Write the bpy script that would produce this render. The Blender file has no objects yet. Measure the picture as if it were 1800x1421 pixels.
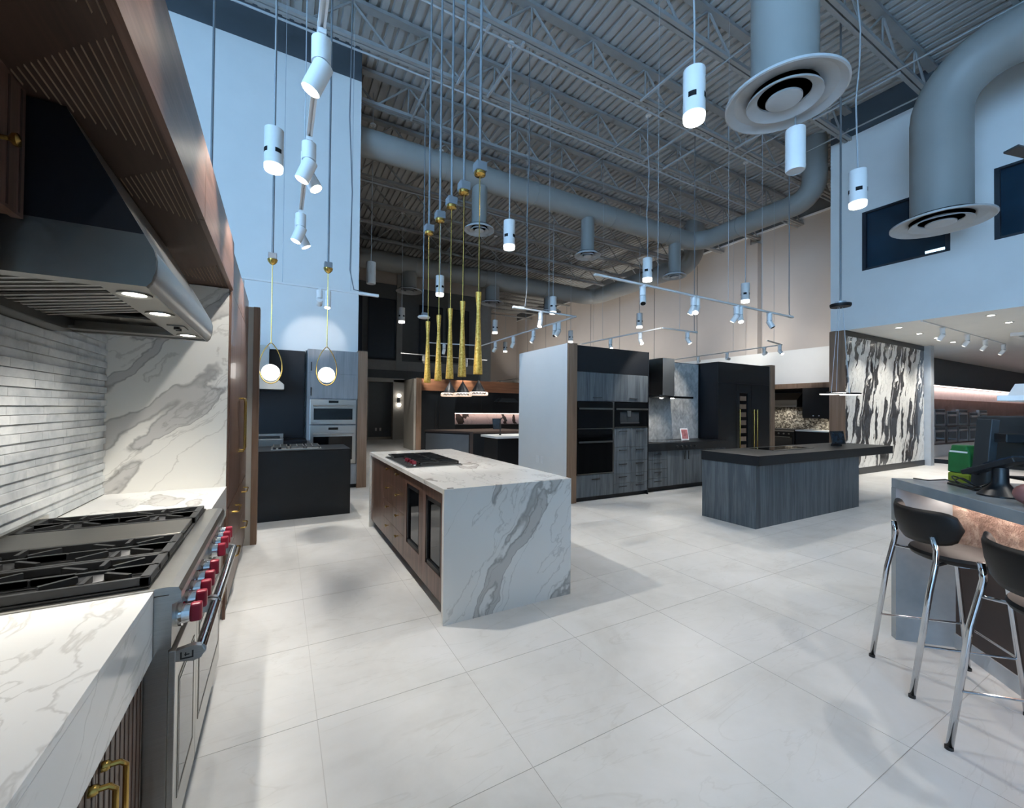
import bpy, bmesh, math, random
from mathutils import Vector, Matrix, Euler
random.seed(7)
S = bpy.context.scene
COL = S.collection
PI = math.pi

# ------------------------------------------------------------------ camera
F_PX, CX, CY = 734.33, 900.69, 710.97
YAW, PITCH, ROLL = math.radians(29.0345), math.radians(0.67114), math.radians(0.56778)
CAM_H = 1.47
def cam_axes():
    f = Vector((math.sin(YAW)*math.cos(PITCH), math.cos(YAW)*math.cos(PITCH), math.sin(PITCH)))
    r = Vector((math.cos(YAW), -math.sin(YAW), 0)); u = r.cross(f)
    c, s = math.cos(ROLL), math.sin(ROLL)
    return c*r + s*u, -s*r + c*u, f
RT, UP, FW = cam_axes()
cd = bpy.data.cameras.new('camera'); cam = bpy.data.objects.new('camera', cd); COL.objects.link(cam)
cd.sensor_fit = 'HORIZONTAL'; cd.sensor_width = 36.0; cd.lens = 36.0*F_PX/1800
cd.shift_x = -(CX-900)/1800; cd.shift_y = (CY-710.5)/1800; cd.clip_start = 0.05; cd.clip_end = 200
M = Matrix((RT, UP, -FW)).transposed().to_4x4(); M.translation = Vector((0, 0, CAM_H)); cam.matrix_world = M
S.camera = cam

# ------------------------------------------------------------------ world: blue dusk daylight, enters through an added opening in the unseen left wall
W = bpy.data.worlds.new('dusk_sky'); S.world = W; W.use_nodes = True
bgn = W.node_tree.nodes['Background']; bgn.inputs[0].default_value = (0.34, 0.62, 1.0, 1); bgn.inputs[1].default_value = 12.4
cy = S.cycles; cy.max_bounces = 4; cy.diffuse_bounces = 3; cy.glossy_bounces = 3; cy.transmission_bounces = 2; cy.transparent_max_bounces = 4
cy.caustics_reflective = False; cy.caustics_refractive = False; cy.use_adaptive_sampling = True; cy.adaptive_threshold = 0.07; cy.adaptive_min_samples = 16; cy.sample_clamp_indirect = 6.0
S.view_settings.view_transform = 'Standard'; S.view_settings.look = 'None'
S.view_settings.exposure = 0.32; S.view_settings.gamma = 1.0; S.view_settings.use_curve_mapping = False
CYL_W, TRACK_W = 104.0, 96.0          # watts of one pendant / one track spot
WARM = (1.0, 0.955, 0.89)

# ------------------------------------------------------------------ materials
def lin(h):
    h = h.lstrip('#'); v = [int(h[i:i+2], 16)/255 for i in (0, 2, 4)]
    return tuple((c/12.92 if c <= .04045 else ((c+.055)/1.055)**2.4) for c in v) + (1,)
class N:
    def __init__(s, name):
        s.m = bpy.data.materials.new(name); s.m.use_nodes = True; s.t = s.m.node_tree
        s.b = s.t.nodes['Principled BSDF']
    def n(s, typ, **kw):
        x = s.t.nodes.new(typ)
        for k, v in kw.items():
            if hasattr(x, k) and not isinstance(k, int): setattr(x, k, v)
        return x
    def l(s, a, b): s.t.links.new(a, b)
    def coord(s, kind='Object', scale=(1, 1, 1), rot=(0, 0, 0), loc=(0, 0, 0)):
        tc = s.n('ShaderNodeTexCoord'); mp = s.n('ShaderNodeMapping')
        mp.inputs['Scale'].default_value = scale; mp.inputs['Rotation'].default_value = rot; mp.inputs['Location'].default_value = loc
        if kind == 'World':
            g = s.n('ShaderNodeNewGeometry'); s.l(g.outputs['Position'], mp.inputs[0])
        else: s.l(tc.outputs[kind], mp.inputs[0])
        return mp.outputs[0]
    def noise(s, vec, scale, detail=4, rough=.55, dist=0.0):
        x = s.n('ShaderNodeTexNoise'); x.inputs['Scale'].default_value = scale; x.inputs['Detail'].default_value = detail
        x.inputs['Roughness'].default_value = rough; x.inputs['Distortion'].default_value = dist; s.l(vec, x.inputs['Vector']); return x.outputs['Fac']
    def ramp(s, fac, stops):
        x = s.n('ShaderNodeValToRGB'); e = x.color_ramp.elements
        while len(e) < len(stops): e.new(.5)
        for el, (p, c) in zip(e, stops): el.position = p; el.color = c if len(c) == 4 else tuple(c)+(1,)
        s.l(fac, x.inputs[0]); return x.outputs[0]
    def mix(s, fac, a, b, mode='MIX'):
        x = s.n('ShaderNodeMix'); x.data_type = 'RGBA'; x.blend_type = mode
        for i, v in ((0, fac), (6, a), (7, b)):
            if hasattr(v, 'links') or hasattr(v, 'is_linked'): s.l(v, x.inputs[i])
            elif i == 0: x.inputs[i].default_value = v
            else: x.inputs[i].default_value = v
        return x.outputs[2]
    def math(s, op, a, b=0.0):
        x = s.n('ShaderNodeMath'); x.operation = op
        for i, v in ((0, a), (1, b)):
            if hasattr(v, 'is_linked'): s.l(v, x.inputs[i])
            else: x.inputs[i].default_value = v
        return x.outputs[0]
    def bump(s, h, strength=.2, dist=.01):
        x = s.n('ShaderNodeBump'); x.inputs['Strength'].default_value = strength; x.inputs['Distance'].default_value = dist
        s.l(h, x.inputs['Height']); s.l(x.outputs[0], s.b.inputs['Normal'])
    def fin(s, col=None, rough=.5, metal=0.0, spec=.5, coat=0.0):
        if col is not None:
            if hasattr(col, 'is_linked'): s.l(col, s.b.inputs['Base Color'])
            else: s.b.inputs['Base Color'].default_value = col
        s.b.inputs['Roughness'].default_value = rough; s.b.inputs['Metallic'].default_value = metal
        s.b.inputs['Specular IOR Level'].default_value = spec; s.b.inputs['Coat Weight'].default_value = coat
        return s.m
def plain(name, hexc, rough=.5, metal=0.0, var=.06, scale=6.0, spec=.5, coat=0.0):
    m = N(name); c = lin(hexc); v = m.coord()
    f = m.noise(v, scale, 3)
    lo = tuple(x*(1-var) for x in c[:3])+(1,); hi = tuple(min(1, x*(1+var)) for x in c[:3])+(1,)
    return m.fin(m.ramp(f, [(.3, lo), (.7, hi)]), rough, metal, spec, coat)
def metal(name, hexc, rough=.28, stretch=(1, 1, 60)):
    m = N(name); c = lin(hexc); f = m.noise(m.coord(scale=stretch), 8, 3)
    m.bump(f, .05, .002)
    return m.fin(m.ramp(f, [(.3, tuple(x*.88 for x in c[:3])+(1,)), (.7, c)]), rough, 1.0)
def wood(name, stops, grain='z', scale=1.0, rough=.42, bump=.08, coat=0.0, dens=14):
    m = N(name); st = {'x': (.06, 1, 1), 'y': (1, .06, 1), 'z': (1, 1, .06)}[grain]
    v = m.coord(scale=tuple(a*scale for a in st))
    a = m.noise(v, dens, 6, .62, .6); b = m.noise(v, dens*4.5, 3, .5)
    f = m.math('ADD', m.math('MULTIPLY', a, .75), m.math('MULTIPLY', b, .25))
    m.bump(f, bump, .003)
    return m.fin(m.ramp(f, [(p, lin(h)) for p, h in stops]), rough, 0, .4, coat)
def emit(name, col, strength, sample=False):
    m = N(name); m.b.inputs['Base Color'].default_value = (.8, .8, .8, 1)
    m.b.inputs['Emission Color'].default_value = tuple(col)+(1,); m.b.inputs['Emission Strength'].default_value = strength
    m.m.cycles.emission_sampling = 'FRONT' if sample else 'NONE'
    return m.m
def marble(name, rot=(0, 0, 0), base='#e4e3df', grey='#c3c1bd', dark='#a09e9a', scale=1.0, rough=.18, loc=(0, 0, 0), band=.60):
    """white calacatta: broad grey bands with thin dark outlines plus hair veins"""
    m = N(name)
    v = m.coord(scale=(scale,)*3, rot=rot, loc=loc)
    w = m.n('ShaderNodeTexNoise'); w.inputs['Scale'].default_value = 2.2; w.inputs['Detail'].default_value = 5; m.l(v, w.inputs['Vector'])
    off = m.n('ShaderNodeVectorMath'); off.operation = 'MULTIPLY_ADD'; m.l(w.outputs['Color'], off.inputs[0])
    off.inputs[1].default_value = (.30, .30, .22); m.l(v, off.inputs[2])
    mp = m.n('ShaderNodeMapping'); mp.inputs['Scale'].default_value = (3.5, 3.5, .58); m.l(off.outputs[0], mp.inputs[0])
    n1 = m.noise(mp.outputs[0], .95, 2.5, .45)
    c1 = m.ramp(n1, [(0, lin(base)), (band-.012, lin(base)), (band, lin(dark)), (band+.014, lin(grey)), (band+.075, lin(grey)), (band+.082, lin(dark)), (band+.094, lin(base)), (1, lin(base))])
    n2 = m.noise(mp.outputs[0], 1.7, 5, .5, .3)
    hair = m.ramp(n2, [(.484, (1, 1, 1)), (.4985, (.70, .69, .68)), (.5015, (.70, .69, .68)), (.516, (1, 1, 1))])
    n3 = m.noise(v, 1.1, 2)
    cloud = m.ramp(n3, [(.35, (.93, .93, .92)), (.65, (1, 1, 1))])
    c = m.mix(.75, c1, hair, 'MULTIPLY'); c = m.mix(1.0, c, cloud, 'MULTIPLY')
    return m.fin(c, rough, 0, .5)

def floor_mat(name):
    m = N(name); g = m.n('ShaderNodeNewGeometry'); sp = m.n('ShaderNodeSeparateXYZ'); m.l(g.outputs['Position'], sp.inputs[0])
    def line(o, off, pit):
        f = m.math('FRACT', m.math('DIVIDE', m.math('SUBTRACT', o, off-50*pit), pit))
        return m.math('GREATER_THAN', m.math('ABSOLUTE', m.math('SUBTRACT', f, .5)), .5-.0020)
    j = m.math('MAXIMUM', line(sp.outputs[0], .172, .756), line(sp.outputs[1], 1.465, .704))
    v = m.coord('World', scale=(1, 1, 1)); a = m.noise(v, 1.3, 6, .6, .8); b = m.noise(v, 9, 4, .6)
    f = m.math('ADD', m.math('MULTIPLY', a, .8), m.math('MULTIPLY', b, .2))
    oi = m.n('ShaderNodeObjectInfo')
    c = m.ramp(f, [(.30, lin('#c8c6c1')), (.5, lin('#d6d5d1')), (.7, lin('#dedddb'))])
    v2 = m.coord('World', scale=(.5, 2.6, 1)); n2 = m.noise(v2, 1.6, 5, .5, 1.2)
    c = m.mix(.55, c, m.ramp(n2, [(.490, (1, 1, 1)), (.5, (.86, .85, .83)), (.510, (1, 1, 1))]), 'MULTIPLY')
    c = m.mix(1.0, c, m.ramp(oi.outputs['Random'], [(0, (.95, .95, .95)), (1, (1, 1, 1))]), 'MULTIPLY')
    c = m.mix(j, c, lin('#c2c0bb'))
    return m.fin(c, .38, 0, .35)

def bw_marble(name):
    m = N(name)
    v = m.coord('Object', scale=(1, 1, 1), rot=(0, math.radians(-13), 0))
    w = m.n('ShaderNodeTexNoise'); w.inputs['Scale'].default_value = 2.0; w.inputs['Detail'].default_value = 4; m.l(v, w.inputs['Vector'])
    off = m.n('ShaderNodeVectorMath'); off.operation = 'MULTIPLY_ADD'; m.l(w.outputs['Color'], off.inputs[0]); off.inputs[1].default_value = (.5, .2, .5); m.l(v, off.inputs[2])
    mp = m.n('ShaderNodeMapping'); mp.inputs['Scale'].default_value = (3.6, 3.6, .6); m.l(off.outputs[0], mp.inputs[0])
    n1 = m.noise(mp.outputs[0], 1.15, 3, .5)
    n2 = m.noise(mp.outputs[0], 2.6, 4, .6, .5)
    c = m.ramp(n1, [(.44, lin('#d9d8d2')), (.485, lin('#d4d3cd')), (.492, lin('#232324')), (.53, lin('#4b4b4c')), (.60, lin('#343436')), (.64, lin('#6a6a6a')), (.66, lin('#d2d1cb'))])
    c2 = m.ramp(n2, [(.47, (1, 1, 1)), (.5, (.45, .45, .45)), (.53, (1, 1, 1))])
    return m.fin(m.mix(.7, c, c2, 'MULTIPLY'), .16, 0, .5)
def mosaic(name):
    m = N(name); v = m.coord(); x = m.n('ShaderNodeTexVoronoi'); x.inputs['Scale'].default_value = 24; m.l(v, x.inputs['Vector'])
    c = m.ramp(x.outputs['Color'], [(.1, lin('#3a3631')), (.5, lin('#8b8273')), (.85, lin('#ddd3be'))])
    m.bump(x.outputs['Distance'], .4, .01)
    return m.fin(c, .2, .35)
def rough_stone(name):
    m = N(name); v = m.coord(); a = m.noise(v, 6, 8, .65, .6); b = m.noise(v, 22, 6, .7)
    h = m.math('ADD', a, m.math('MULTIPLY', b, .45)); m.bump(h, 1.0, .05)
    return m.fin(m.ramp(a, [(.3, lin('#6f5546')), (.48, lin('#97796a')), (.56, lin('#b39a89')), (.7, lin('#8d7263'))]), .75)

MT = {}
MT['floor'] = floor_mat('pale_stone_floor')
MT['white_paint'] = plain('white_wall_paint', '#e3e3e0', .75, var=.02, scale=2)
MT['white_matte'] = plain('white_fixture_paint', '#e8e8e6', .45, var=.01)
MT['dark_band'] = plain('slate_upper_wall_paint', '#4f565c', .8, var=.03)
MT['tan_paint'] = plain('warm_beige_wall_paint', '#c9bfb6', .8, var=.03, scale=.8)
MT['far_dark'] = plain('charcoal_wall_paint', '#686b6d', .7, var=.05)
MT['far_darker'] = plain('dark_window_panel', '#33383d', .35, var=.05)
MT['beige_panel'] = plain('beige_laminate', '#b9b3a8', .55, var=.02)
MT['deck'] = plain('grey_painted_deck', '#b6b6b4', .6, var=.06, scale=1.2)
MT['steel_paint'] = plain('grey_painted_steel', '#9c9c9a', .55, var=.05)
MT['steel_light'] = plain('galvanised_strut', '#b9bec2', .45, .3, var=.05)
MT['duct'] = plain('grey_duct_paint', '#93938f', .5, var=.04, scale=2)
MT['conduit'] = plain('grey_conduit', '#7c8084', .5, .2)
MT['diffuser'] = plain('diffuser_grey_paint', '#b7b9ba', .5, var=.03)
MT['black_gap'] = plain('black_void', '#0b0c0e', .8)
MT['black_matte'] = plain('matte_black_panel', '#101318', .45, var=.1, spec=.35)
MT['black_laminate'] = plain('black_laminate', '#14181c', .38, var=.12, spec=.4)
MT['black_glass'] = plain('black_oven_glass', '#06080b', .06, var=.05)
MT['black_iron'] = plain('cast_iron', '#242526', .45, var=.15, scale=40)
MT['black_leather'] = plain('black_leather', '#1d1a18', .5, var=.12, scale=18, spec=.3)
MT['black_plastic'] = plain('black_plastic', '#14171a', .4, var=.08)
MT['grey_plastic'] = plain('dark_grey_plastic', '#2c3033', .5, var=.05)
MT['steel'] = metal('brushed_steel', '#b5b4b0', .30)
MT['steel_dark'] = metal('dull_steel', '#85837e', .38, (1, 60, 1))
MT['chrome'] = metal('polished_chrome', '#d4d6d8', .09, (1, 1, 1))
MT['brass'] = metal('satin_brass', '#c9a55a', .25, (1, 1, 1))
MT['gold'] = None
MT['red'] = plain('red_knob_plastic', '#8e1f33', .32, var=.04)
MT['walnut'] = wood('walnut_veneer', [(.3, '#3c2b22'), (.48, '#5c4336'), (.62, '#72564a'), (.75, '#4a362b')], 'z', 1.2, .36, coat=.08, dens=16)
MT['walnut_y'] = wood('walnut_veneer_lengthwise', [(.3, '#3c2b22'), (.48, '#5c4336'), (.62, '#72564a'), (.75, '#4a362b')], 'y', 1.2, .38, coat=.05, dens=16)
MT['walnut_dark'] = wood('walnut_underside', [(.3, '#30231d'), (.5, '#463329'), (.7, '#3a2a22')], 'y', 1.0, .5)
MT['groove'] = plain('pale_walnut_rib', '#8a7460', .5)
MT['oak'] = wood('mid_oak_end_panel', [(.3, '#6b5442'), (.5, '#846a55'), (.7, '#94796a')], 'z', 1.0, .5, dens=9)
MT['copper_wood'] = wood('reddish_walnut_valance', [(.3, '#5d3d2a'), (.55, '#7e563e'), (.75, '#93684d')], 'x', .6, .4)
MT['ash_dark'] = wood('charcoal_ash_veneer', [(.28, '#363b3f'), (.45, '#4b5155'), (.58, '#62676a'), (.72, '#41474b')], 'z', 1.0, .5, dens=11)
MT['ash_mid'] = wood('grey_ash_veneer', [(.28, '#6c6e70'), (.5, '#85878a'), (.7, '#9a9c9e')], 'z', 1.0, .5, dens=8)
MT['marble'] = marble('calacatta_marble', rot=(0, math.radians(-32), math.radians(8)))
MT['marble_top'] = marble('calacatta_marble_top', rot=(math.radians(70), 0, math.radians(35)), loc=(3, 1, 0), band=.66)
MT['marble_wall'] = marble('calacatta_marble_wall', rot=(0, math.radians(-48), 0), loc=(1.7, 0, .4), base='#e3e1da', scale=.95, band=.55)
MT['bw'] = bw_marble('panda_marble')
MT['pink_marble'] = marble('pink_veined_marble', rot=(0, math.radians(20), 0), base='#e8d0cb', grey='#4c4340', dark='#2f2927', scale=.75, band=.57)
MT['mosaic'] = mosaic('glittering_mosaic')
MT['tile'] = None
MT['bar_top'] = plain('grey_stone_bar_top', '#8f9496', .22, var=.16, scale=5)
MT['stone'] = rough_stone('rough_brown_stone')
MT['brown_panel'] = plain('dark_brown_panel', '#4a3d37', .5, var=.12, scale=3)
MT['glass_win'] = plain('dark_window_glass', '#1f3444', .08, var=.25, scale=1.2)
MT['frame_dark'] = plain('dark_window_frame', '#1d2731', .5)
MT['lens_on'] = emit('lit_lamp_lens', (1, .96, .88), 30)
MT['lens_hot'] = emit('lit_spot_lens', (1, .93, .80), 22)
MT['lens_off'] = plain('unlit_lamp_lens', '#c9cdd2', .4)
MT['globe'] = emit('glowing_opal_globe', (1, .96, .90), 4.5, True)
MT['led'] = emit('led_strip', (1, .84, .76), 8, True)
MT['led_soft'] = emit('led_strip_soft', (1, .88, .82), 2.2)
MT['green'] = plain('green_bag_plastic', '#1f6b33', .45, var=.1)
MT['lime'] = plain('lime_bag_plastic', '#7f8a1e', .45, var=.1)
MT['pink'] = plain('dusky_pink_leather', '#8a5a55', .6)
MT['orange'] = plain('orange_tag', '#b4502e', .6)
MT['screen'] = plain('dim_tablet_screen', '#26303a', .15, var=.5, scale=14)
MT['screen_red'] = plain('red_and_white_screen_print', '#a06060', .3, var=.6, scale=16)
MT['rose_stone'] = plain('rose_metal_wall_cladding', '#8a6c62', .45, var=.15, scale=4)
def gold_mat():
    m = N('hammered_gold_leaf'); v = m.coord(); a = m.noise(v, 60, 4, .6); m.bump(a, .5, .004)
    m.b.inputs['Emission Color'].default_value = lin('#c9a24a'); m.b.inputs['Emission Strength'].default_value = 0.0
    return m.fin(m.ramp(a, [(.3, lin('#b98a2e')), (.55, lin('#e8bd58')), (.75, lin('#f7dc8c'))]), .42, .5)
MT['gold'] = gold_mat()
def tile_mat():
    m = N('brushed_grey_marble_tile'); oi = m.n('ShaderNodeObjectInfo'); v = m.coord('World'); a = m.noise(v, 6, 6, .65, .7); b = m.noise(m.coord('World', scale=(1, 1, 5)), 40, 3)
    c = m.ramp(a, [(.3, lin('#a9adae')), (.5, lin('#c4c6c5')), (.7, lin('#d5d6d3'))])
    c = m.mix(.9, c, m.ramp(oi.outputs['Random'], [(0, (.80, .82, .84)), (1, (1, 1, 1))]), 'MULTIPLY'); m.bump(b, .12, .002)
    return m.fin(c, .5, 0, .4)
MT['tile'] = tile_mat()
def brick_mat():
    m = N('pale_chevron_tile'); oi = m.n('ShaderNodeObjectInfo'); a = m.noise(m.coord('World'), 9, 5, .6)
    c = m.ramp(a, [(.3, lin('#9b9c9b')), (.6, lin('#c2c3c1'))])
    c = m.mix(1.0, c, m.ramp(oi.outputs['Random'], [(0, (.72, .73, .74)), (1, (1, 1, 1))]), 'MULTIPLY')
    return m.fin(c, .3)
MT['chev'] = brick_mat()

# ------------------------------------------------------------------ mesh helpers
class MB:
    def __init__(s): s.bm = bmesh.new()
    def box(s, x0, x1, y0, y1, z0, z1, rot=None, at=None):
        vs = [s.bm.verts.new((x, y, z)) for x in (x0, x1) for y in (y0, y1) for z in (z0, z1)]
        for f in ((0, 1, 3, 2), (4, 6, 7, 5), (0, 4, 5, 1), (2, 3, 7, 6), (0, 2, 6, 4), (1, 5, 7, 3)): s.bm.faces.new([vs[i] for i in f])
        if rot is not None:
            mt = Matrix.Translation(at or (0, 0, 0)) @ Euler(rot).to_matrix().to_4x4() @ Matrix.Translation(-Vector(at or (0, 0, 0)))
            bmesh.ops.transform(s.bm, matrix=mt, verts=vs)
        return s
    def cyl(s, p0, p1, r0, r1=None, n=16, caps=True):
        r1 = r0 if r1 is None else r1; p0 = Vector(p0); p1 = Vector(p1); d = (p1-p0).normalized()
        a = d.orthogonal().normalized(); b = d.cross(a); rings = []
        for p, r in ((p0, r0), (p1, r1)):
            rings.append([s.bm.verts.new(p + (a*math.cos(2*PI*i/n) + b*math.sin(2*PI*i/n))*r) for i in range(n)])
        for i in range(n): s.bm.faces.new((rings[0][i], rings[0][(i+1) % n], rings[1][(i+1) % n], rings[1][i]))
        if caps: s.bm.faces.new(rings[0][::-1]); s.bm.faces.new(rings[1])
        return s
    def lathe(s, prof, c=(0, 0, 0), n=24, caps=(False, False)):
        rings = [[s.bm.verts.new((c[0]+r*math.cos(2*PI*i/n), c[1]+r*math.sin(2*PI*i/n), c[2]+z)) for i in range(n)] for r, z in prof]
        for k in range(len(rings)-1):
            for i in range(n): s.bm.faces.new((rings[k][i], rings[k][(i+1) % n], rings[k+1][(i+1) % n], rings[k+1][i]))
        if caps[0]: s.bm.faces.new(rings[0][::-1])
        if caps[1]: s.bm.faces.new(rings[-1])
        return s
    def tube(s, path, r, n=10, closed=False):
        P = [Vector(p) for p in path]; m = len(P); rings = []; prev = None
        for i, p in enumerate(P):
            if closed: d = (P[(i+1) % m]-P[i-1]).normalized()
            else: d = (P[min(i+1, m-1)]-P[max(i-1, 0)]).normalized()
            a = d.orthogonal().normalized() if prev is None else (prev - d*prev.dot(d)).normalized()
            prev = a; b = d.cross(a)
            rr = r[i] if isinstance(r, (list, tuple)) else r
            rings.append([s.bm.verts.new(p + (a*math.cos(2*PI*k/n) + b*math.sin(2*PI*k/n))*rr) for k in range(n)])
        for i in range(m if closed else m-1):
            A, B = rings[i], rings[(i+1) % m]
            for k in range(n): s.bm.faces.new((A[k], A[(k+1) % n], B[(k+1) % n], B[k]))
        if not closed: s.bm.faces.new(rings[0][::-1]); s.bm.faces.new(rings[-1])
        return s
    def prism(s, poly, a0, a1, axis='z'):
        def mk(p, q, h): return {'z': (p, q, h), 'y': (p, h, q), 'x': (h, p, q)}[axis]
        A = [s.bm.verts.new(mk(p, q, a0)) for p, q in poly]; B = [s.bm.verts.new(mk(p, q, a1)) for p, q in poly]; n = len(poly)
        for i in range(n): s.bm.faces.new((A[i], A[(i+1) % n], B[(i+1) % n], B[i]))
        s.bm.faces.new(A[::-1]); s.bm.faces.new(B); return s
    def sphere(s, c, r, n=20, sq=(1, 1, 1)):
        mt = Matrix.Translation(c) @ Matrix.Diagonal((sq[0]*r, sq[1]*r, sq[2]*r, 1))
        bmesh.ops.create_uvsphere(s.bm, u_segments=n, v_segments=n//2, radius=1, matrix=mt); return s
    def build(s, name, m, parent=None, smooth=False, bev=0.0, **tags):
        bmesh.ops.recalc_face_normals(s.bm, faces=s.bm.faces)
        if bev: bmesh.ops.bevel(s.bm, geom=list(s.bm.edges), offset=bev, segments=2, affect='EDGES', profile=.5, clamp_overlap=True)
        base = Vector((0, 0, 0))
        if parent is not None: base = Vector(BASE.get(parent.name, (0, 0, 0)))
        if base.length: bmesh.ops.translate(s.bm, vec=-base, verts=s.bm.verts)
        me = bpy.data.meshes.new(name); s.bm.to_mesh(me); s.bm.free()
        if smooth:
            for p in me.polygons: p.use_smooth = True
            if smooth != 'all':
                try: me.set_sharp_from_angle(angle=math.radians(40))
                except Exception: pass
        me.materials.append(MT[m] if isinstance(m, str) else m)
        o = bpy.data.objects.new(name, me); COL.objects.link(o)
        if parent is not None:
            o.parent = parent; BASE[o.name] = tuple(base)
        for k, v in tags.items(): o[k] = v
        return o
BASE = {}
def thing(name, label, cat, base=(0, 0, 0), group=None, rotz=None):
    """Empty at the base; children are built in world coordinates unless rotz is given (then in local ones)."""
    o = bpy.data.objects.new(name, None); COL.objects.link(o); o.location = base; o.empty_display_size = .1
    o['label'] = label; o['category'] = cat
    if group: o['group'] = group
    if rotz is None: BASE[o.name] = tuple(base)
    else: o.rotation_euler = (0, 0, rotz)
    return o
def tag(o, label, cat, group=None):
    o['label'] = label; o['category'] = cat
    if group: o['group'] = group
    return o
def struct(o): o['kind'] = 'structure'; return o
def B(name, m, parent, *b, bev=0.0, **tags): return MB().box(*b).build(name, m, parent, bev=bev, **tags)
def inst(o, name, loc, parent=None, rot=None, scale=None):
    """a linked copy of a mesh object at another place"""
    c = bpy.data.objects.new(name, o.data); COL.objects.link(c)
    if parent is not None: c.parent = parent
    c.location = loc
    if rot: c.rotation_euler = rot
    if scale: c.scale = scale
    return c
def mesh_only(name, mb, m):
    bmesh.ops.recalc_face_normals(mb.bm, faces=mb.bm.faces); me = bpy.data.meshes.new(name); mb.bm.to_mesh(me); mb.bm.free(); me.materials.append(MT[m] if isinstance(m, str) else m); return me
def put(me, name, parent, loc, rot=None, scale=None):
    c = bpy.data.objects.new(name, me); COL.objects.link(c); c.parent = parent; c.location = loc
    if rot: c.rotation_euler = rot
    if scale: c.scale = scale
    return c
def spot(loc, target, watts, deg, blend=.35, radius=.04, col=WARM, parent=None):
    ld = bpy.data.lights.new('lamp_light', 'SPOT'); ld.energy = watts; ld.spot_size = math.radians(deg); ld.spot_blend = blend; ld.shadow_soft_size = radius; ld.color = col
    o = bpy.data.objects.new('lamp_light', ld); COL.objects.link(o)
    o.location = loc; o.rotation_euler = (Vector(target)-Vector(loc)).to_track_quat('-Z', 'Y').to_euler()
    return o
def visible_px(p):
    d = Vector(p)-Vector((0, 0, CAM_H)); z = d.dot(FW)
    if z < .05: return None
    return (CX+F_PX*d.dot(RT)/z, CY-F_PX*d.dot(UP)/z, z)

# ================================================================== STRUCTURE
DECK, CHORD = 8.5, 7.8
ZT = 7.85          # top of the white paint
# ---- floor: base slab + individual tiles where they can be told apart
fl = struct(B('floor', 'floor', None, -9, 34, -7.5, 27.2, -.12, -.0015))
TX, TY = .756, .704
cands = []
for i in range(-3, 14):
    for j in range(-4, 14):
        x0, y0 = .172+TX*i, 1.465+TY*j; c = (x0+TX/2, y0+TY/2, 0); q = visible_px(c)
        corners = [visible_px((x0+a*TX, y0+b*TY, 0)) for a in (0, 1) for b in (0, 1)]
        if any(k and -60 < k[0] < 1860 and k[1] < 1500 for k in corners):
            if x0+TX < -.6: continue
            if 1.0 < x0 and x0+TX < 2.04 and 2.75 < y0 and y0+TY < 5.35: continue
            cands.append((math.hypot(c[0], c[1]), c))
cands.sort()
tm = mesh_only('floor_tile', MB().box(-TX/2+.0014, TX/2-.0014, -TY/2+.0014, TY/2-.0014, -.0012, 0), 'floor')
for d, c in cands[:160]: put(tm, 'floor_tile', fl, c)

# ---- ceiling: corrugated deck with open-web joists
mb = MB(); pit = .19; x = -9.0; prof = []
while x < 15.4:
    prof += [(x, DECK), (x+.11, DECK), (x+.125, DECK+.05), (x+pit-.015, DECK+.05)]; x += pit
A = [mb.bm.verts.new((p, -7.5, z)) for p, z in prof]; Bv = [mb.bm.verts.new((p, 27.2, z)) for p, z in prof]
for i in range(len(prof)-1): mb.bm.faces.new((A[i], A[i+1], Bv[i+1], Bv[i]))
ceil = struct(mb.build('ceiling', 'deck')); 
struct(B('ceiling_roof', 'deck', None, -9, 34, -7.5, 27.2, DECK+.06, DECK+.3))
PAN = 1.36
H = DECK-.06-CHORD
webU = mesh_only('web_bar', MB().cyl((0, 0, 0), (PAN/2, 0, H), .022, n=6), 'steel_paint')
webD = mesh_only('web_bar', MB().cyl((0, 0, H), (PAN/2, 0, 0), .022, n=6), 'steel_paint')
post = mesh_only('web_post', MB().cyl((0, 0, 0), (0, 0, H), .016, n=6), 'steel_paint')
bc = mesh_only('bottom_chord', MB().box(-9, 15.3, -.075, -.012, -.035, .03).box(-9, 15.3, .012, .075, -.035, .03), 'steel_paint')
tcd = mesh_only('top_chord', MB().box(-9, 15.3, -.075, .075, -.035, .03), 'steel_paint')
for k in range(-4, 16):
    yj = 3.22+1.445*k
    jo = bpy.data.objects.new('joist', None); COL.objects.link(jo); jo.parent = ceil; jo.location = (0, yj, CHORD)
    put(bc, 'bottom_chord', jo, (0, 0, 0)); put(tcd, 'top_chord', jo, (0, 0, H))
    if k >= -1 and k <= 9:
        for q in range(11):
            x0 = .3+PAN*q
            put(webU, 'web_bar', jo, (x0, 0, 0)); put(webD, 'web_bar', jo, (x0+PAN/2, 0, 0))
            if k <= 4: put(post, 'web_post', jo, (x0+PAN/2, 0, 0))
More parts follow.
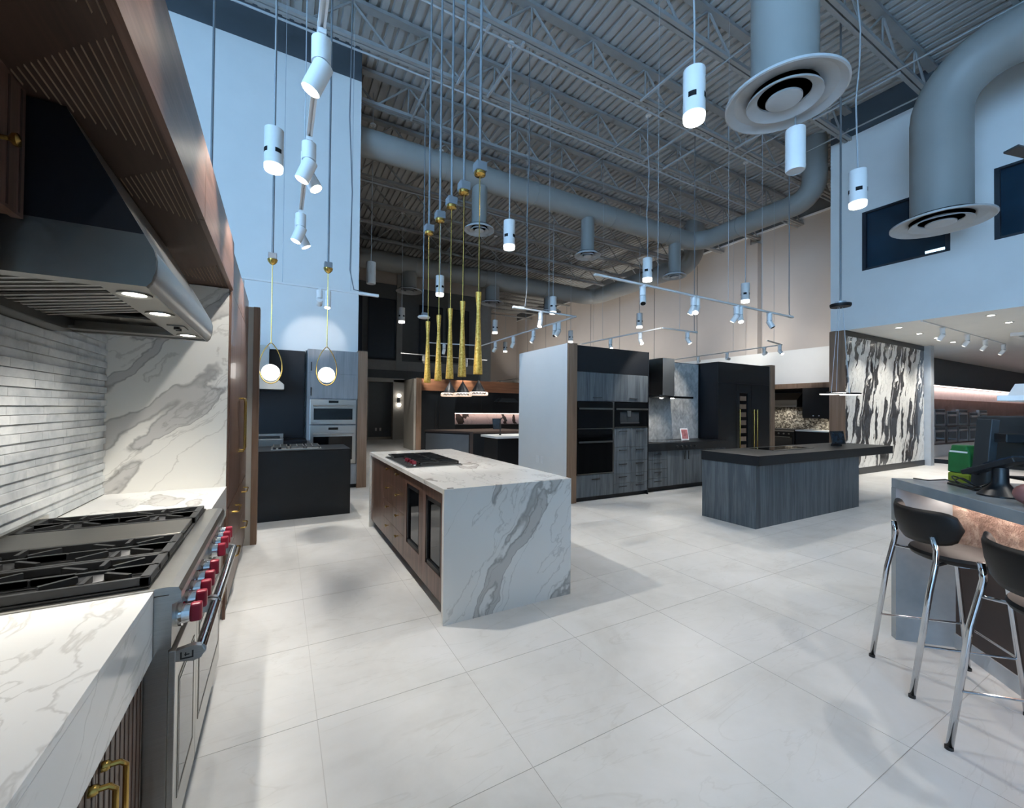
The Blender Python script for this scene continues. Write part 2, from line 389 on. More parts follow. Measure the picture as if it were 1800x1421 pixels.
# strut channels bridging the joists and conduit runs
for x0, k in ((2.9, 2), (3.55, 2), (7.9, 2), (8.6, 2), (2.4, 3), (9.4, 1), (6.3, 1), (9.9, 0)):
    yj = 3.22+1.445*k; s_ = MB().box(x0-.02, x0+.02, yj, yj+1.445, CHORD-.07, CHORD-.035)
    o = s_.build('strut_channel', 'steel_light'); o.parent = ceil
for yj, dz in ((3.22+1.445*2, -.06), (3.22+1.445*3, -.06), (3.22+1.445*6, -.06)):
    o = MB().cyl((-2, yj+.13, CHORD+dz), (15.3, yj+.13, CHORD+dz), .018, n=8).build('conduit_run', 'steel_light', smooth=True); o.parent = ceil
for x0, y0, y1 in ((6.9, 2.0, 9.5), (9.8, .6, 8), (11.0, 2.0, 6.8)):
    o = MB().cyl((x0, y0, CHORD-.05), (x0, y1, CHORD-.05), .016, n=8).build('conduit_run', 'steel_paint', smooth=True); o.parent = ceil

# ---- walls
YB = 8.55
struct(B('wall_back_left', 'white_paint', None, -9, 1.30, YB, YB+.25, 0, ZT))
struct(B('wall_back_left_band', 'dark_band', None, -9, 1.30, YB, YB+.25, ZT, DECK+.06))
struct(B('wall_back_return', 'far_dark', None, 1.05, 1.30, YB+.25, 20.2, 0, DECK+.06))
XR = 11.45
wr = struct(MB().box(XR, XR+.25, 4.40, 5.02, 3.40, ZT).box(XR, XR+.25, 2.98, 4.40, 5.99, ZT).box(XR, XR+.25, 2.98, 4.40, 3.40, 4.67)
            .box(XR, XR+.25, 2.40, 2.98, 3.40, ZT).box(XR, XR+.25, .6, 2.40, 5.99, ZT).box(XR, XR+.25, .6, 2.40, 3.40, 4.67).box(XR, XR+.25, -7.5, .6, 3.40, ZT).build('wall_right', 'white_paint'))
struct(B('wall_right_band', 'dark_band', None, XR, XR+.25, -7.5, 5.02, ZT, DECK+.06))
struct(B('wall_right_return', 'white_paint', None, XR+.25, 15.3, 4.90, 5.02, 3.40, DECK+.06))
struct(MB().box(XR, 34, -7.5, 4.88, 3.38, 3.40).box(15.5, 34, 4.88, 5.7, 3.38, 3.40).build('ceiling_low', 'white_paint'))
for n_, (y0, y1) in enumerate(((2.98, 4.40), (.6, 2.40))):
    w = bpy.data.objects.new('window_%d' % (n_+1), None); COL.objects.link(w); w.location = (XR, y0, 4.67); w['kind'] = 'structure'; BASE[w.name] = (XR, y0, 4.67)
    t = .07
    MB().box(XR-.01, XR+.12, y0, y0+t, 4.67, 5.99).box(XR-.01, XR+.12, y1-t, y1, 4.67, 5.99).box(XR-.01, XR+.12, y0+t, y1-t, 4.67, 4.67+t*.6).box(XR-.01, XR+.12, y0+t, y1-t, 5.99-t*.6, 5.99).build('window_frame', 'frame_dark', w)
    B('window_pane', 'glass_win', w, XR+.06, XR+.07, y0+t, y1-t, 4.67+t*.6, 5.99-t*.6)
    if n_ == 0: MB().box(XR+.045, XR+.055, 3.07, 3.36, 4.735, 4.785).build('tube_reflection', emit('tube_reflection_glow', (.55, .85, 1), 1.6), w)  # glowing bar before the pane paints the reflection of a fluorescent tube
# long beige side wall behind, with a white lower part and seams
XS = 15.3
ws = struct(MB().box(XS, XS+.2, 5.02, 27, 3.55, 8.02).build('wall_side', 'tan_paint'))
struct(B('wall_side_band', 'far_dark', None, XS, XS+.2, 5.02, 27, 8.02, DECK+.06))
struct(B('wall_side_lower', 'white_paint', None, 15.0, XS+.2, 5.02, 27, 0, 3.55))
struct(B('trim_1', 'white_matte', None, XS-.04, XS, 5.02, 27, 7.98, 8.04))
for y0 in (9.3, 11.6, 13.9, 16.2, 18.5, 20.8, 23.1, 25.4):
    o = B('wall_seam', 'far_dark', None, XS-.006, XS, y0-.012, y0+.012, 3.55, 7.98); o.parent = ws
struct(B('wall_side_pilaster', 'tan_paint', None, 15.05, XS, 8.9, 9.3, 3.55, 7.6))
# far wall
YF = 20.0
wf = struct(B('wall_far', 'far_dark', None, 1.3, 9.7, YF, YF+.2, 0, DECK+.06))
struct(B('wall_far_deep', 'tan_paint', None, 9.4, 15.5, 27.0, 27.2, 0, DECK+.06)); struct(B('wall_far_return', 'tan_paint', None, 9.5, 9.7, YF+.2, 27.0, 0, DECK+.06))
struct(MB().box(9.1, 9.7, YF-.12, YF, 0, 8.1).box(4.75, 5.03, YF-.08, YF, 3.3, 7.8).box(1.3, 9.1, YF-.06, YF, 3.25, 3.7).build('trim_2', 'steel_paint'))
struct(B('wall_far_upper', 'tan_paint', None, 1.3, 9.7, YF-.03, YF, 7.3, 8.3))
for n_, (x0, x1, z0, z1) in enumerate(((3.46, 4.73, 3.75, 6.6), (2.2, 3.2, 3.75, 6.6), (5.85, 7.05, 3.8, 6.5), (7.25, 8.46, 3.8, 6.5))):
    w = bpy.data.objects.new('window_%d' % (n_+3), None); COL.objects.link(w); w.location = (x0, YF, z0); w['kind'] = 'structure'; BASE[w.name] = (x0, YF, z0)
    MB().box(x0, x0+.07, YF-.05, YF, z0, z1).box(x1-.07, x1, YF-.05, YF, z0, z1).box(x0, x1, YF-.05, YF, z1-.07, z1).box(x0, x1, YF-.05, YF, z0, z0+.07).build('window_frame', 'frame_dark', w)
    B('window_pane', 'far_darker', w, x0+.07, x1-.07, YF-.03, YF-.01, z0+.07, z1-.07)
# wall below: dark panel in a pale reveal, with pale column and sconce at its right
struct(MB().box(3.3, 3.5, YF-.16, YF, 0, 2.8).box(4.58, 5.1, YF-.3, YF, 0, 2.8).box(3.3, 5.1, YF-.3, YF, 2.68, 2.85).build('trim_3', 'beige_panel'))
struct(B('baseboard_far', 'beige_panel', None, 3.5, 4.58, YF-.05, YF, 0, .12))
# unseen outer walls; left opening and its mullions added, sized to steer the daylight
struct(B('wall_front', 'white_paint', None, -9, XR, -7.5, -7.3, 0, DECK+.06))
struct(MB().box(-9.2, -9, -7.5, YB, 0, .5).box(-9.2, -9, .4, YB, .5, 8.0).box(-9.2, -9, -7.5, YB, 8.0, DECK+.06).build('wall_outer_left', 'white_paint'))
for ym in (-7.5, -5.5, -3.6, -1.7, .25): struct(B('trim_14', 'frame_dark', None, -9.15, -9, ym, ym+.15, .5, 8.0))
struct(B('wall_outer_right', 'white_paint', None, 34, 34.2, -7.5, 5.7, 0, 3.4))
struct(B('wall_front_right', 'white_paint', None, XR, 34, -7.5, -7.3, 0, 3.4))

# ================================================================== DUCTS
def arc(c, a, b, r, n=8):
    """quarter turn starting at c + r*(-b) heading along a, ending heading along b"""
    c, a, b = Vector(c), Vector(a), Vector(b)
    return [c + (-b)*r*math.cos(t*PI/2/n) + a*r*math.sin(t*PI/2/n) for t in range(n+1)]
def duct(name, label, path, r, seams=()):
    t = thing(name, label, 'air duct', path[0])
    MB().tube(path, r, n=28).build('duct_pipe', 'duct', t, smooth=True)
    for p, d in seams:
        p, d = Vector(p), Vector(d); MB().cyl(p-d*.012, p+d*.012, r+.012, n=28).build('seam_band', 'duct', t, smooth=True)
    return t
X1, Y1, Z1 = 11.95, 9.08, 7.0
p = [(1.35, Y1, Z1), (6, Y1, Z1)] + arc((X1-.6, Y1-.6, Z1), (1, 0, 0), (0, -1, 0), .6) + [(X1, 7.2, Z1)] + arc((X1, 6.1, Z1+.5), (0, -1, 0), (0, 0, 1), .5) + [(X1, 5.6, DECK)]
p = [Vector(q) for q in p]
duct('main_duct', 'large grey round duct running under joists behind the gold pendants', p, .28, [((x_, Y1, Z1), (1, 0, 0)) for x_ in (3.2, 5.6, 8.2, 10.4)] + [((X1, 7.6, Z1), (0, 1, 0))])
X2, Y2 = 13.4, 16.1
p = [(1.35, Y2, Z1), (8, Y2, Z1)] + arc((X2-.7, Y2-.7, Z1), (1, 0, 0), (0, -1, 0), .7) + [(X2, 12.5, Z1)] + arc((X2, 10.9, Z1+.6), (0, -1, 0), (0, 0, 1), .6) + [(X2, 10.3, DECK)]
duct('main_duct', 'distant grey round duct near the charcoal far wall', [Vector(q) for q in p], .36, [((x_, Y2, Z1), (1, 0, 0)) for x_ in (4.5, 7.5, 10.5)])
def diffuser(x, y, z, neck, ring, top, label, path=None):
    t = thing('ceiling_diffuser', label, 'air diffuser', (x, y, z), 'round ceiling diffusers on duct drops')
    pth = path or [(x, y, z+.05), (x, y, top)]
    MB().tube(pth, neck, n=32).build('drop_pipe', 'duct', t, smooth=True)
    MB().lathe([(neck*.98, .06), (neck*1.02, .05), (ring, 0.0), (ring, -.025), (ring*.97, -.03), (ring*.80, .035), (ring*.80, .06)], (x, y, z), 48).build('outer_ring', 'diffuser', t, smooth=True)
    MB().lathe([(ring*.62, -.01), (ring*.62, -.03), (ring*.44, .03), (ring*.44, .05)], (x, y, z-.01), 48).build('middle_ring', 'diffuser', t, smooth=True)
    MB().lathe([(.001, -.03), (ring*.18, -.035), (ring*.30, -.02), (ring*.30, .0), (.001, .02)], (x, y, z-.015), 40).build('inner_cone', 'diffuser', t, smooth=True)
    MB().cyl((x, y, z+.05), (x, y, z+.06), ring*.82, n=32).build('plenum', 'black_gap', t)
    return t
diffuser(4.70, 2.50, 4.86, .315, .57, DECK, 'very large round diffuser on thick grey drop at top right')
pb = [Vector((10.0, 2.72, 4.85)), Vector((10.0, 2.72, 6.3))] + arc((10.0, 1.92, 6.6), (0, 0, 1), (0, -1, 0), .8)[0:] + [Vector((10.0, -4, 7.4))]
diffuser(10.0, 2.72, 4.8, .40, .67, 7, 'round diffuser on thick elbowed duct before the upper windows', pb)
for x_, lb in ((4.09, 'small round diffuser behind the gold pendant canopies'), (7.37, 'small round diffuser at the middle of the long grey duct'), (10.88, 'small round diffuser near the corner of the long grey duct')):
    diffuser(x_, 9.08, 5.75, .185, .36, 6.75, lb)
for x_, lb in ((4.3, 'tiny far diffuser left of the leftmost gold pendant'), (7.9, 'tiny far diffuser right of the gold pendants'), (10.9, 'tiny far diffuser beside the beige side wall')):
    diffuser(x_, 16.1, 6.02, .30, .50, 6.7, lb)

# ================================================================== PENDANT CYLINDERS
def cyl_pendant(x, y, label, lit=True, zb=4.25, light=True, watts=None, slots=True, sway=.0):
    t = thing('cylinder_pendant', label, 'pendant light', (x, y, zb), 'white cylinder pendants hung from the deck')
    r = .1
    MB().cyl((x, y, zb+.02), (x, y, zb+.45), r, n=28).build('housing', 'white_matte', t, smooth=True)
    MB().lathe([(r*.92, .0), (r*.985, .012), (r*1.0, .03), (r*1.012, .045), (r*1.012, .06), (r*.9, .062)], (x, y, zb-.03), 28).build('reflector_collar', MT['lens_glow'] if lit else 'white_matte', t, smooth=True)
    MB().cyl((x, y, zb-.022), (x, y, zb-.012), r*.93, n=28).build('lens', 'lens_on' if lit else 'lens_off', t)
    if slots:
        for k in range(4):
            a = k*PI/2+.5; c, s_ = math.cos(a), math.sin(a)
            pts = [(x+(r+.002)*math.cos(a+u), y+(r+.002)*math.sin(a+u)) for u in (-.36, -.18, 0, .18, .36)]
            inn = [(x+(r-.02)*math.cos(a+u), y+(r-.02)*math.sin(a+u)) for u in (.36, .18, 0, -.18, -.36)]
            MB().prism(pts+inn, zb+.155, zb+.205).build('vent_slot', 'black_gap', t)
    pts = [(x+sway*math.sin(q*2.1)*(1-q/8), y+sway*.6*math.sin(q*1.3), zb+.45+(DECK-zb-.45)*q/8) for q in range(9)]
    MB().tube(pts, .009, n=6).build('cable', 'steel_light', t, smooth=True)
    MB().cyl((x, y, CHORD-.04), (x, y, CHORD-.005), .06, n=16).build('canopy', 'white_matte', t)
    if lit and light: spot((x, y, zb-.05), (x, y, 0), watts or CYL_W, 105, .6, .06)
MT['lens_glow'] = emit('lit_collar_glow', (1, .97, .92), 1.2)
cyl_pendant(3.394, 2.616, 'largest lit white cylinder pendant, left of the very large diffuser', sway=.02)
cyl_pendant(6.71, 2.626, 'lit white cylinder pendant in front of the upper right window', sway=.04)
cyl_pendant(5.107, 2.591, 'unlit white cylinder pendant directly below the very large diffuser', lit=False, slots=False)
cyl_pendant(-.109, 5.591, 'lit white cylinder pendant in front of the big blue left wall')
cyl_pendant(3.395, 6.286, 'lit white cylinder pendant just right of the gold pendant canopies')
cyl_pendant(6.78, 6.356, 'lit white cylinder pendant above the long white track rail', sway=.03)
cyl_pendant(10.218, 6.351, 'lit white cylinder pendant above the black refrigerator block')
cyl_pendant(3.359, 9.757, 'lit white cylinder pendant seen between two leftmost gold pendants')
cyl_pendant(3.375, 13.489, 'small lit white cylinder pendant left of the gold pendants')
cyl_pendant(1.717, 9.62, 'unlit white cylinder pendant beside the edge of the blue wall', lit=False, slots=False)
cyl_pendant(6.786, 13.588, 'small lit white cylinder pendant right of the rightmost gold pendant')
cyl_pendant(6.799, 9.903, 'white cylinder pendant behind the bent end of a track rail')
cyl_pendant(10.328, 13.758, 'tiny lit white cylinder pendant above the white partition top')
cyl_pendant(10.411, 10.093, 'small lit white cylinder pendant over the dark tall oven cabinets')
cyl_pendant(9.426, 17.75, 'tiniest lit white cylinder pendant low beside gold pendants', light=False)
cyl_pendant(3.39, -1.05, 'white cylinder pendant over the bar, above the view')
cyl_pendant(6.75, -1.05, 'white cylinder pendant beyond the bar, above the view')

# ================================================================== TRACK LIGHTS
def head(t, p, target, lit=True, watts=None, deg=62, r=.045, light=True):
    x, y, z = p; d = (Vector(target)-Vector((x, y, z-.17))).normalized()
    MB().box(x-.018, x+.018, y-.05, y+.05, z-.035, z-.01).build('adapter', 'white_matte', t)
    h = MB().cyl((x, y, z-.15), (x, y, z-.035), r, n=18).build('spot_head', 'white_matte', t, smooth=True)
    a = Vector((x, y, z-.185)); b = a + d*.115
    MB().cyl(a-d*.03, b, r*1.02, n=18).build('spot_barrel', 'white_matte', h, smooth=True)
    MB().cyl((x, y, z-.165), (x, y, z-.15), r*.86, n=18).build('swivel', 'diffuser', h)
    MB().cyl(b, b+d*.003, r*.82, n=18).build('spot_lens', 'lens_hot' if lit else 'black_gap', h)
    if lit and light: spot(b+d*.01, target, watts or TRACK_W, deg, .5, .022)
def track(label, pts, heads, drops, z=3.3, feed=None):
    t = thing('track_light', label, 'track light', (pts[0][0], pts[0][1], z), 'suspended white track lights')
    for a, b in zip(pts, pts[1:]):
        dx, dy = b[0]-a[0], b[1]-a[1]; L = math.hypot(dx, dy); nx, ny = -dy/L*.018, dx/L*.018
        q = MB()
        for s_ in (-1, 1): q.prism([(a[0]+nx*s_, a[1]+ny*s_), (b[0]+nx*s_, b[1]+ny*s_), (b[0]+nx*s_*.35, b[1]+ny*s_*.35), (a[0]+nx*s_*.35, a[1]+ny*s_*.35)], z-.012, z+.012)
        q.prism([(a[0]+nx, a[1]+ny), (b[0]+nx, b[1]+ny), (b[0]-nx, b[1]-ny), (a[0]-nx, a[1]-ny)], z+.004, z+.014)
        q.build('rail', 'white_matte', t)
    for x, y in drops: MB().cyl((x, y, z), (x, y, DECK), .004, n=6).build('wire', 'steel_light', t)
    if feed:
        x, y, dx, dy = feed
        MB().box(x-.05-abs(dx)*.12, x+.05+abs(dx)*.12, y-.03, y+.03, z-.02, z+.02).build('feed_end', 'white_matte', t, bev=.006)
        pth = [(x, y, z+.02), (x+dx*.25, y+dy*.25, z+.05), (x+dx*.32, y+dy*.32, z+.35), (x+dx*.30, y+dy*.3, z+1.6), (x+dx*.36, y+dy*.36, z+2.8), (x+dx*.33, y+dy*.33, DECK)]
        MB().tube(pth, .009, n=6).build('feed_cable', 'conduit', t, smooth=True)
    for hd in heads: head(t, (hd[0], hd[1], z), hd[2], *hd[3:])
    return t
track('white track with large spot heads hanging at upper left near camera', [(.15, 1.0), (.14, 4.55)],
      [(.15, 1.25, (-.62, .95, .9), True, TRACK_W*.45), (.15, 2.23, (-.75, 2.5, 1.0)), (.145, 3.15, (-.7, 3.3, 1.0)), (.145, 3.28, (1.7, 2.6, .3), True, TRACK_W*1.3), (.14, 4.35, (-.7, 4.4, .8)), (.14, 4.48, (1.6, 4.6, .5), True, TRACK_W*1.2)], [(.147, 1.9), (.147, 3.9)])
track('white track crossing low in front of the blue left wall', [(-.9, 7.05), (1.22, 7.03)],
      [(-.52, 7.05, (-.7, 6.2, 0)), (.50, 7.04, (.55, 8.6, 2.62), True, TRACK_W*.25, 48), (.62, 7.04, (.4, 6.2, .4))], [(.0, 7.04), (.95, 7.04)], feed=(1.22, 7.03, -.9, 0))
track('long white track above dark tall oven cabinets, descending to the right', [(3.68, 4.38), (8.55, 4.42)],
      [(4.60, 4.40, (3.4, 3.0, 0), False), (5.72, 4.40, (5.6, 5.6, 1.3)), (5.80, 4.40, (3.2, 3.4, 0), True), (6.85, 4.41, (6.7, 5.9, 1.4)), (6.95, 4.41, (6.0, 3.4, .5)), (7.85, 4.42, (8.2, 3.0, .4), False)], [(4.9, 4.39), (6.6, 4.4), (7.6, 4.41)], feed=(8.55, 4.42, -.15, 0))
track('white L-shaped track with bent corner above the pale partition', [(3.73, 6.53), (5.05, 6.56), (5.06, 11.0), (3.6, 11.3)],
      [(4.22, 6.55, (3.2, 5.9, .2)), (5.06, 7.15, (4.4, 9.0, .5)), (5.06, 7.3, (4.6, 6.8, 2.2), False), (5.06, 8.15, (4.2, 9.5, .5)), (5.06, 9.1, (4.6, 11, .5)), (5.06, 10.1, (4.6, 12.5, .6)), (4.0, 11.2, (4.0, 12.6, .6))], [(4.4, 6.55), (5.06, 8.5)], feed=(3.73, 6.53, .55, 0))
track('small white L-shaped track just over the dark oven cabinet top', [(7.3, 9.3), (7.36, 6.46), (8.4, 6.42)],
      [(7.34, 8.1, (6.6, 6.4, 1.0)), (7.35, 7.1, (7.0, 5.6, 1.2)), (8.15, 6.43, (9.0, 5.5, 1.0))], [(7.34, 8.4), (7.9, 6.44)], feed=(8.4, 6.42, -.1, 0))
track('white track along the pale wall above the black refrigerator block', [(12.3, 10.2), (11.95, 6.4), (10.9, 6.2)],
      [(12.2, 9.2, (15.2, 10.2, 4.6), True, TRACK_W*1.7, 95), (12.1, 8.1, (15.0, 8.1, 2.8), True, TRACK_W*.5, 75), (12.0, 6.9, (15.2, 7.2, 4.4), True, TRACK_W*1.7, 95), (11.8, 6.37, (11.6, 4.7, 1.2), True)], [(11.4, 6.3), (12.1, 7.9)])
track('distant white track under the far windows', [(3.48, 13.95), (6.77, 14.2)], [(4.27, 14.0, (4.9, 14.9, 2.2)), (5.9, 14.1, (6.0, 14.9, 1.6))], [(5.2, 14.1)])
track('added wall washing track hidden behind the oven cabinets to brighten the far beige wall', [(12.4, 13.2), (12.4, 24.5)], [(12.4, yy, (15.25, yy+.3, 5.6), True, TRACK_W*1.6, 110) for yy in (13.6, 16.2, 18.8, 21.4, 24.0)], [(12.4, 14.8), (12.4, 20)])  # added out of sight, only to brighten the far beige wall

# ================================================================== GOLD PENDANTS
gl = ['first gold trumpet pendant of five, leftmost', 'second gold trumpet pendant of five from left', 'middle gold trumpet pendant of the five', 'fourth gold trumpet pendant of five from left', 'fifth gold trumpet pendant of five, rightmost and largest']
for k, y in enumerate((4.765, 4.38, 4.025, 3.695, 3.33)):
    x = 1.5; t = thing('gold_pendant', gl[k] + ' over marble island', 'pendant light', (x, y, 1.77), 'gold trumpet pendants over the marble island')
    prof = [(.038, 0), (.0405, .004), (.039, .05), (.033, .15), (.027, .28), (.0215, .42), (.0175, .52), (.0165, .56), (.0185, .60), (.0225, .65), (.0265, .712), (.024, .72), (.006, .722)]
    MB().lathe(prof, (x, y, 1.77), 28).build('shade', 'gold', t, smooth=True)
    MB().cyl((x, y, 1.775), (x, y, 1.782), .033, n=20).build('lens', 'lens_off', t)
    MB().cyl((x, y, 2.48), (x, y, 3.53), .0045, n=8).build('stem', 'brass', t, smooth=True)
    MB().lathe([(.001, -.01), (.045, -.005), (.05, .0), (.05, .025), (.001, .03)], (x, y, 3.52), 24).build('brass_canopy', 'brass', t, smooth=True)
    B('junction_box', 'conduit', t, x-.05, x+.05, y-.05, y+.05, 3.545, 3.625, bev=.008)
    MB().cyl((x, y, 3.62), (x, y, DECK), .012, n=10).build('conduit', 'conduit', t, smooth=True)

# ================================================================== GLOBE PENDANTS OVER THE BLACK ISLAND
for x, lb in ((-.12, 'glowing globe in tall brass loop, left of two over black island'), (.56, 'glowing globe in tall brass loop, right of two over black island'), (-.80, 'globe pendant conduit mostly hidden behind the walnut tall cabinet')):
    y = 6.4; zg = 1.925; t = thing('globe_pendant', lb, 'pendant light', (x, y, zg-.15), 'globe pendants over the black island')
    pts = []
    for q in range(48):
        a = q/48*2*PI; s_ = math.sin(a); c = math.cos(a)      # teardrop, point at the top
        zz = -.145 + .27*(1-c); w = .125*math.sin(a)*(math.cos(a/2 if a < PI else (2*PI-a)/2)**.55 if 0 < a < 2*PI else 0)*1.25
        pts.append((x+w, y, zg+zz))
    MB().tube(pts, .0065, n=8, closed=True).build('brass_loop', 'brass', t, smooth='all')
    MB().sphere((x, y, zg), .108, 28).build('globe', 'globe', t, smooth='all')
    MB().cyl((x, y, zg+.39), (x, y, 3.36), .006, n=8).build('stem', 'brass', t, smooth=True)
    MB().lathe([(.004, -.075), (.03, -.06), (.055, -.03), (.062, 0), (.0, .0)], (x, y, 3.43), 24).build('brass_cup', 'brass', t, smooth=True)
    B('junction_box', 'conduit', t, x-.052, x+.052, y-.052, y+.052, 3.43, 3.51, bev=.008)
    MB().cyl((x, y, 3.5), (x, y, DECK), .014, n=10).build('conduit', 'conduit', t, smooth=True)

# ================================================================== CONE PENDANTS OVER THE FAR DARK ISLAND
for x, y, lb in ((4.30, 11.5, 'leftmost black cone pendant with beaded glowing rim'), (4.49, 10.98, 'middle black cone pendant with beaded glowing rim'), (4.76, 10.50, 'rightmost black cone pendant with beaded glowing rim')):
    zb = {4.30: 1.82, 4.49: 1.815, 4.76: 1.835}[x]; t = thing('cone_pendant', lb, 'pendant light', (x, y, zb), 'black cone pendants over the far dark island')
    MB().lathe([(.20, .10), (.012, .42), (.001, .425)], (x, y, zb), 28).build('cone_shade', 'black_matte', t, smooth=True)
    MB().lathe([(.0, .02), (.24, .0), (.262, .02), (.262, .08), (.24, .10), (.0, .10)], (x, y, zb), 32).build('glowing_rim', emit('cone_rim_glow', (1, .70, .46), .55), t, smooth=True)
    for q in range(14):
        a = -PI/2 + (q-6.5)*.11 - .35
        o = MB().box(-.011, .011, -.004, .004, -.014, .014 + .008*(q % 3)).build('bead', 'black_gap', t); o.location = Vector((x+.263*math.cos(a), y+.263*math.sin(a), zb+.05+.008*((q*5) % 3-1)))-Vector((x, y, zb)); o.rotation_euler = (0, (q % 4-1.5)*.5, a+PI/2)
        o.data.transform(Matrix.Translation(Vector((x, y, zb))))
    MB().cyl((x, y, zb+.42), (x, y, DECK), .008, n=6).build('cord', 'black_matte', t)
# white canopy disc on a conduit in the gap left of the gold pendants
t = thing('pendant_canopy', 'white round canopy on thin conduit beside leftmost gold pendant', 'canopy', (2.48, 8.15, 3.28))
MB().lathe([(.001, 0), (.11, .004), (.125, .02), (.11, .04), (.001, .045)], (2.48, 8.15, 3.27), 28).build('disc', 'white_matte', t, smooth=True)
B('junction_box', 'conduit', t, 2.44, 2.54, 8.1, 8.2, 3.315, 3.38); MB().cyl((2.46, 8.15, 3.38), (2.46, 8.15, DECK), .012, n=8).build('conduit', 'conduit', t, smooth=True)
# cluster of flat discs over the charcoal island
t = thing('disc_pendant', 'cluster of three flat glowing discs over the charcoal island', 'pendant light', (8.25, 3.45, 1.77))
for dx, dy, dz, r, m_ in ((-.28, .02, -.01, .16, 'lens_on'), (-.02, .06, .02, .13, 'lens_on'), (.18, -.05, -.012, .14, 'lens_on'), (.42, .06, .01, .17, None)):
    c = (8.22+dx, 3.45+dy, 1.79+dz)
    MB().lathe([(.001, .012), (r, .010), (r+.006, .0), (r, -.008), (r*.9, -.010)], c, 32).build('disc_plate', 'black_matte', t, smooth=True)
    if m_: MB().lathe([(.001, -.012), (r*.98, -.014), (r*1.0, .0), (r*.9, -.002)], c, 32).build('glowing_disc', MT['disc_glow'] if 'disc_glow' in MT else MT.setdefault('disc_glow', emit('disc_glow', (1, .95, .85), 4)), t)
    MB().cyl((c[0], c[1], c[2]+.01), (8.2+dx*.25, 3.45+dy*.25, 3.25), .003, n=6).build('suspension_wire', 'steel_light', t)
MB().lathe([(.001, -.02), (.14, -.02), (.15, .0), (.15, .03), (.001, .035)], (8.2, 3.45, 3.26), 32).build('black_canopy', 'black_matte', t, smooth=True)
MB().cyl((8.2, 3.45, 3.29), (8.2, 3.45, 3.33), .08, n=20).build('mounting_plate', 'steel_light', t); MB().cyl((8.2, 3.45, 3.32), (8.2, 3.45, DECK), .015, n=10).build('conduit', 'conduit', t, smooth=True)
# ceiling fan at the right edge
t = thing('ceiling_fan', 'dark ceiling fan blade entering at right edge by window', 'ceiling fan', (7.5, 1.11, 4.30))
MB().cyl((7.5, 1.11, 4.25), (7.5, 1.11, 4.42), .14, n=24).build('hub', 'grey_plastic', t, smooth=True); MB().cyl((7.5, 1.11, 4.4), (7.5, 1.11, DECK), .03, n=12).build('downrod', 'grey_plastic', t)
for k in range(2):
    o = MB().box(.12, .75, -.06, .06, -.012, .012).build('blade', 'grey_plastic', None, bev=.005); o.parent = t; o.location = (0, 0, 0); o.rotation_euler = (.12, 0, math.radians(165.2)+k*PI)

def turn(name, prof, at, m, parent, sq=(1, 1, 1), axis='x'):
    mb = MB().lathe(prof, n=16)
    rot = {'x': Matrix.Rotation(PI/2, 4, 'Y'), '-y': Matrix.Rotation(PI/2, 4, 'X'), '-x': Matrix.Rotation(-PI/2, 4, 'Y')}[axis]
    bmesh.ops.transform(mb.bm, matrix=Matrix.Translation(at) @ Matrix.Diagonal((*sq, 1)) @ rot, verts=mb.bm.verts)
    return mb.build(name, m, parent, smooth=True)

# ================================================================== LEFT KITCHEN (walnut and marble)
XW, XF = -.95, -.32              # backsplash plane, cabinet front plane
wl = struct(B('wall_left', 'white_paint', None, XW-.14, XW-.012, -.6, 5.23, 0, 2.56))
# stacked split-face tile courses: every second course stands proud and throws a dark line
tl = {}
rng = random.Random(3)
row = 0; z = .925
while z < 1.90:
    h = .0385
    pr_ = .010 if row % 2 == 0 else .0
    y = .55 - rng.random()*.2
    while y < 3.46:
        L = rng.choice((.18, .24, .30, .36))
        key = (L, pr_)
        if key not in tl: tl[key] = mesh_only('wall_tile', MB().box(-.012, .004+pr_, .0008, L-.0008, .0012, h-.0012), 'tile')
        if y+L > 3.46:
            put(tl[key], 'wall_tile', wl, (XW, y, z), scale=(1, (3.46-y)/L, 1))
        elif y > .2: put(tl[key], 'wall_tile', wl, (XW, y, z))
        y += L
    z += h; row += 1
# marble side slabs
tag(B('marble_side_slab', 'marble_wall', None, XW, XF, 3.46, 3.485, .92, 2.28), 'tall white marble slab closing the far end of the range alcove', 'marble slab')
tag(B('marble_side_slab', 'marble_wall', None, XW, -.62, 1.475, 1.50, .92, 1.95), 'edge of near marble slab below walnut wall cabinet at left', 'marble slab')
# walnut canopy: fascia boards + ribbed underside
t = thing('walnut_canopy', 'deep walnut canopy over the range with ribbed underside', 'wood canopy', (XF, 2.0, 2.28))
ZB, ZC = 2.28, 2.585
for y0, y1 in ((-.5, 2.225), (2.229, 3.485)):
    B('fascia_board', 'walnut_y', t, XF, XF+.022, y0, y1, ZB-.004, ZC)
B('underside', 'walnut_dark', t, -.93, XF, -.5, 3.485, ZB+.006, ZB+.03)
B('top_board', 'walnut', t, -.94, XF+.022, -.5, 3.485, ZC, ZC+.02)
ribs = 0
for c0, c1 in ((.62, 1.21), (1.21, 1.795), (1.795, 2.325), (2.93, 3.46)):
    half = (c1-c0)/2; n = 15
    for q in range(n):
        d = .016 + q*.0178
        if d > half-.02 or d > .30: break
        xx = XF - d
        MB().prism([(xx-.002, ZB+.008), (xx+.002, ZB+.008), (xx, ZB+.001)], c0+d, c1-d, 'y').build('rib', 'groove', t)
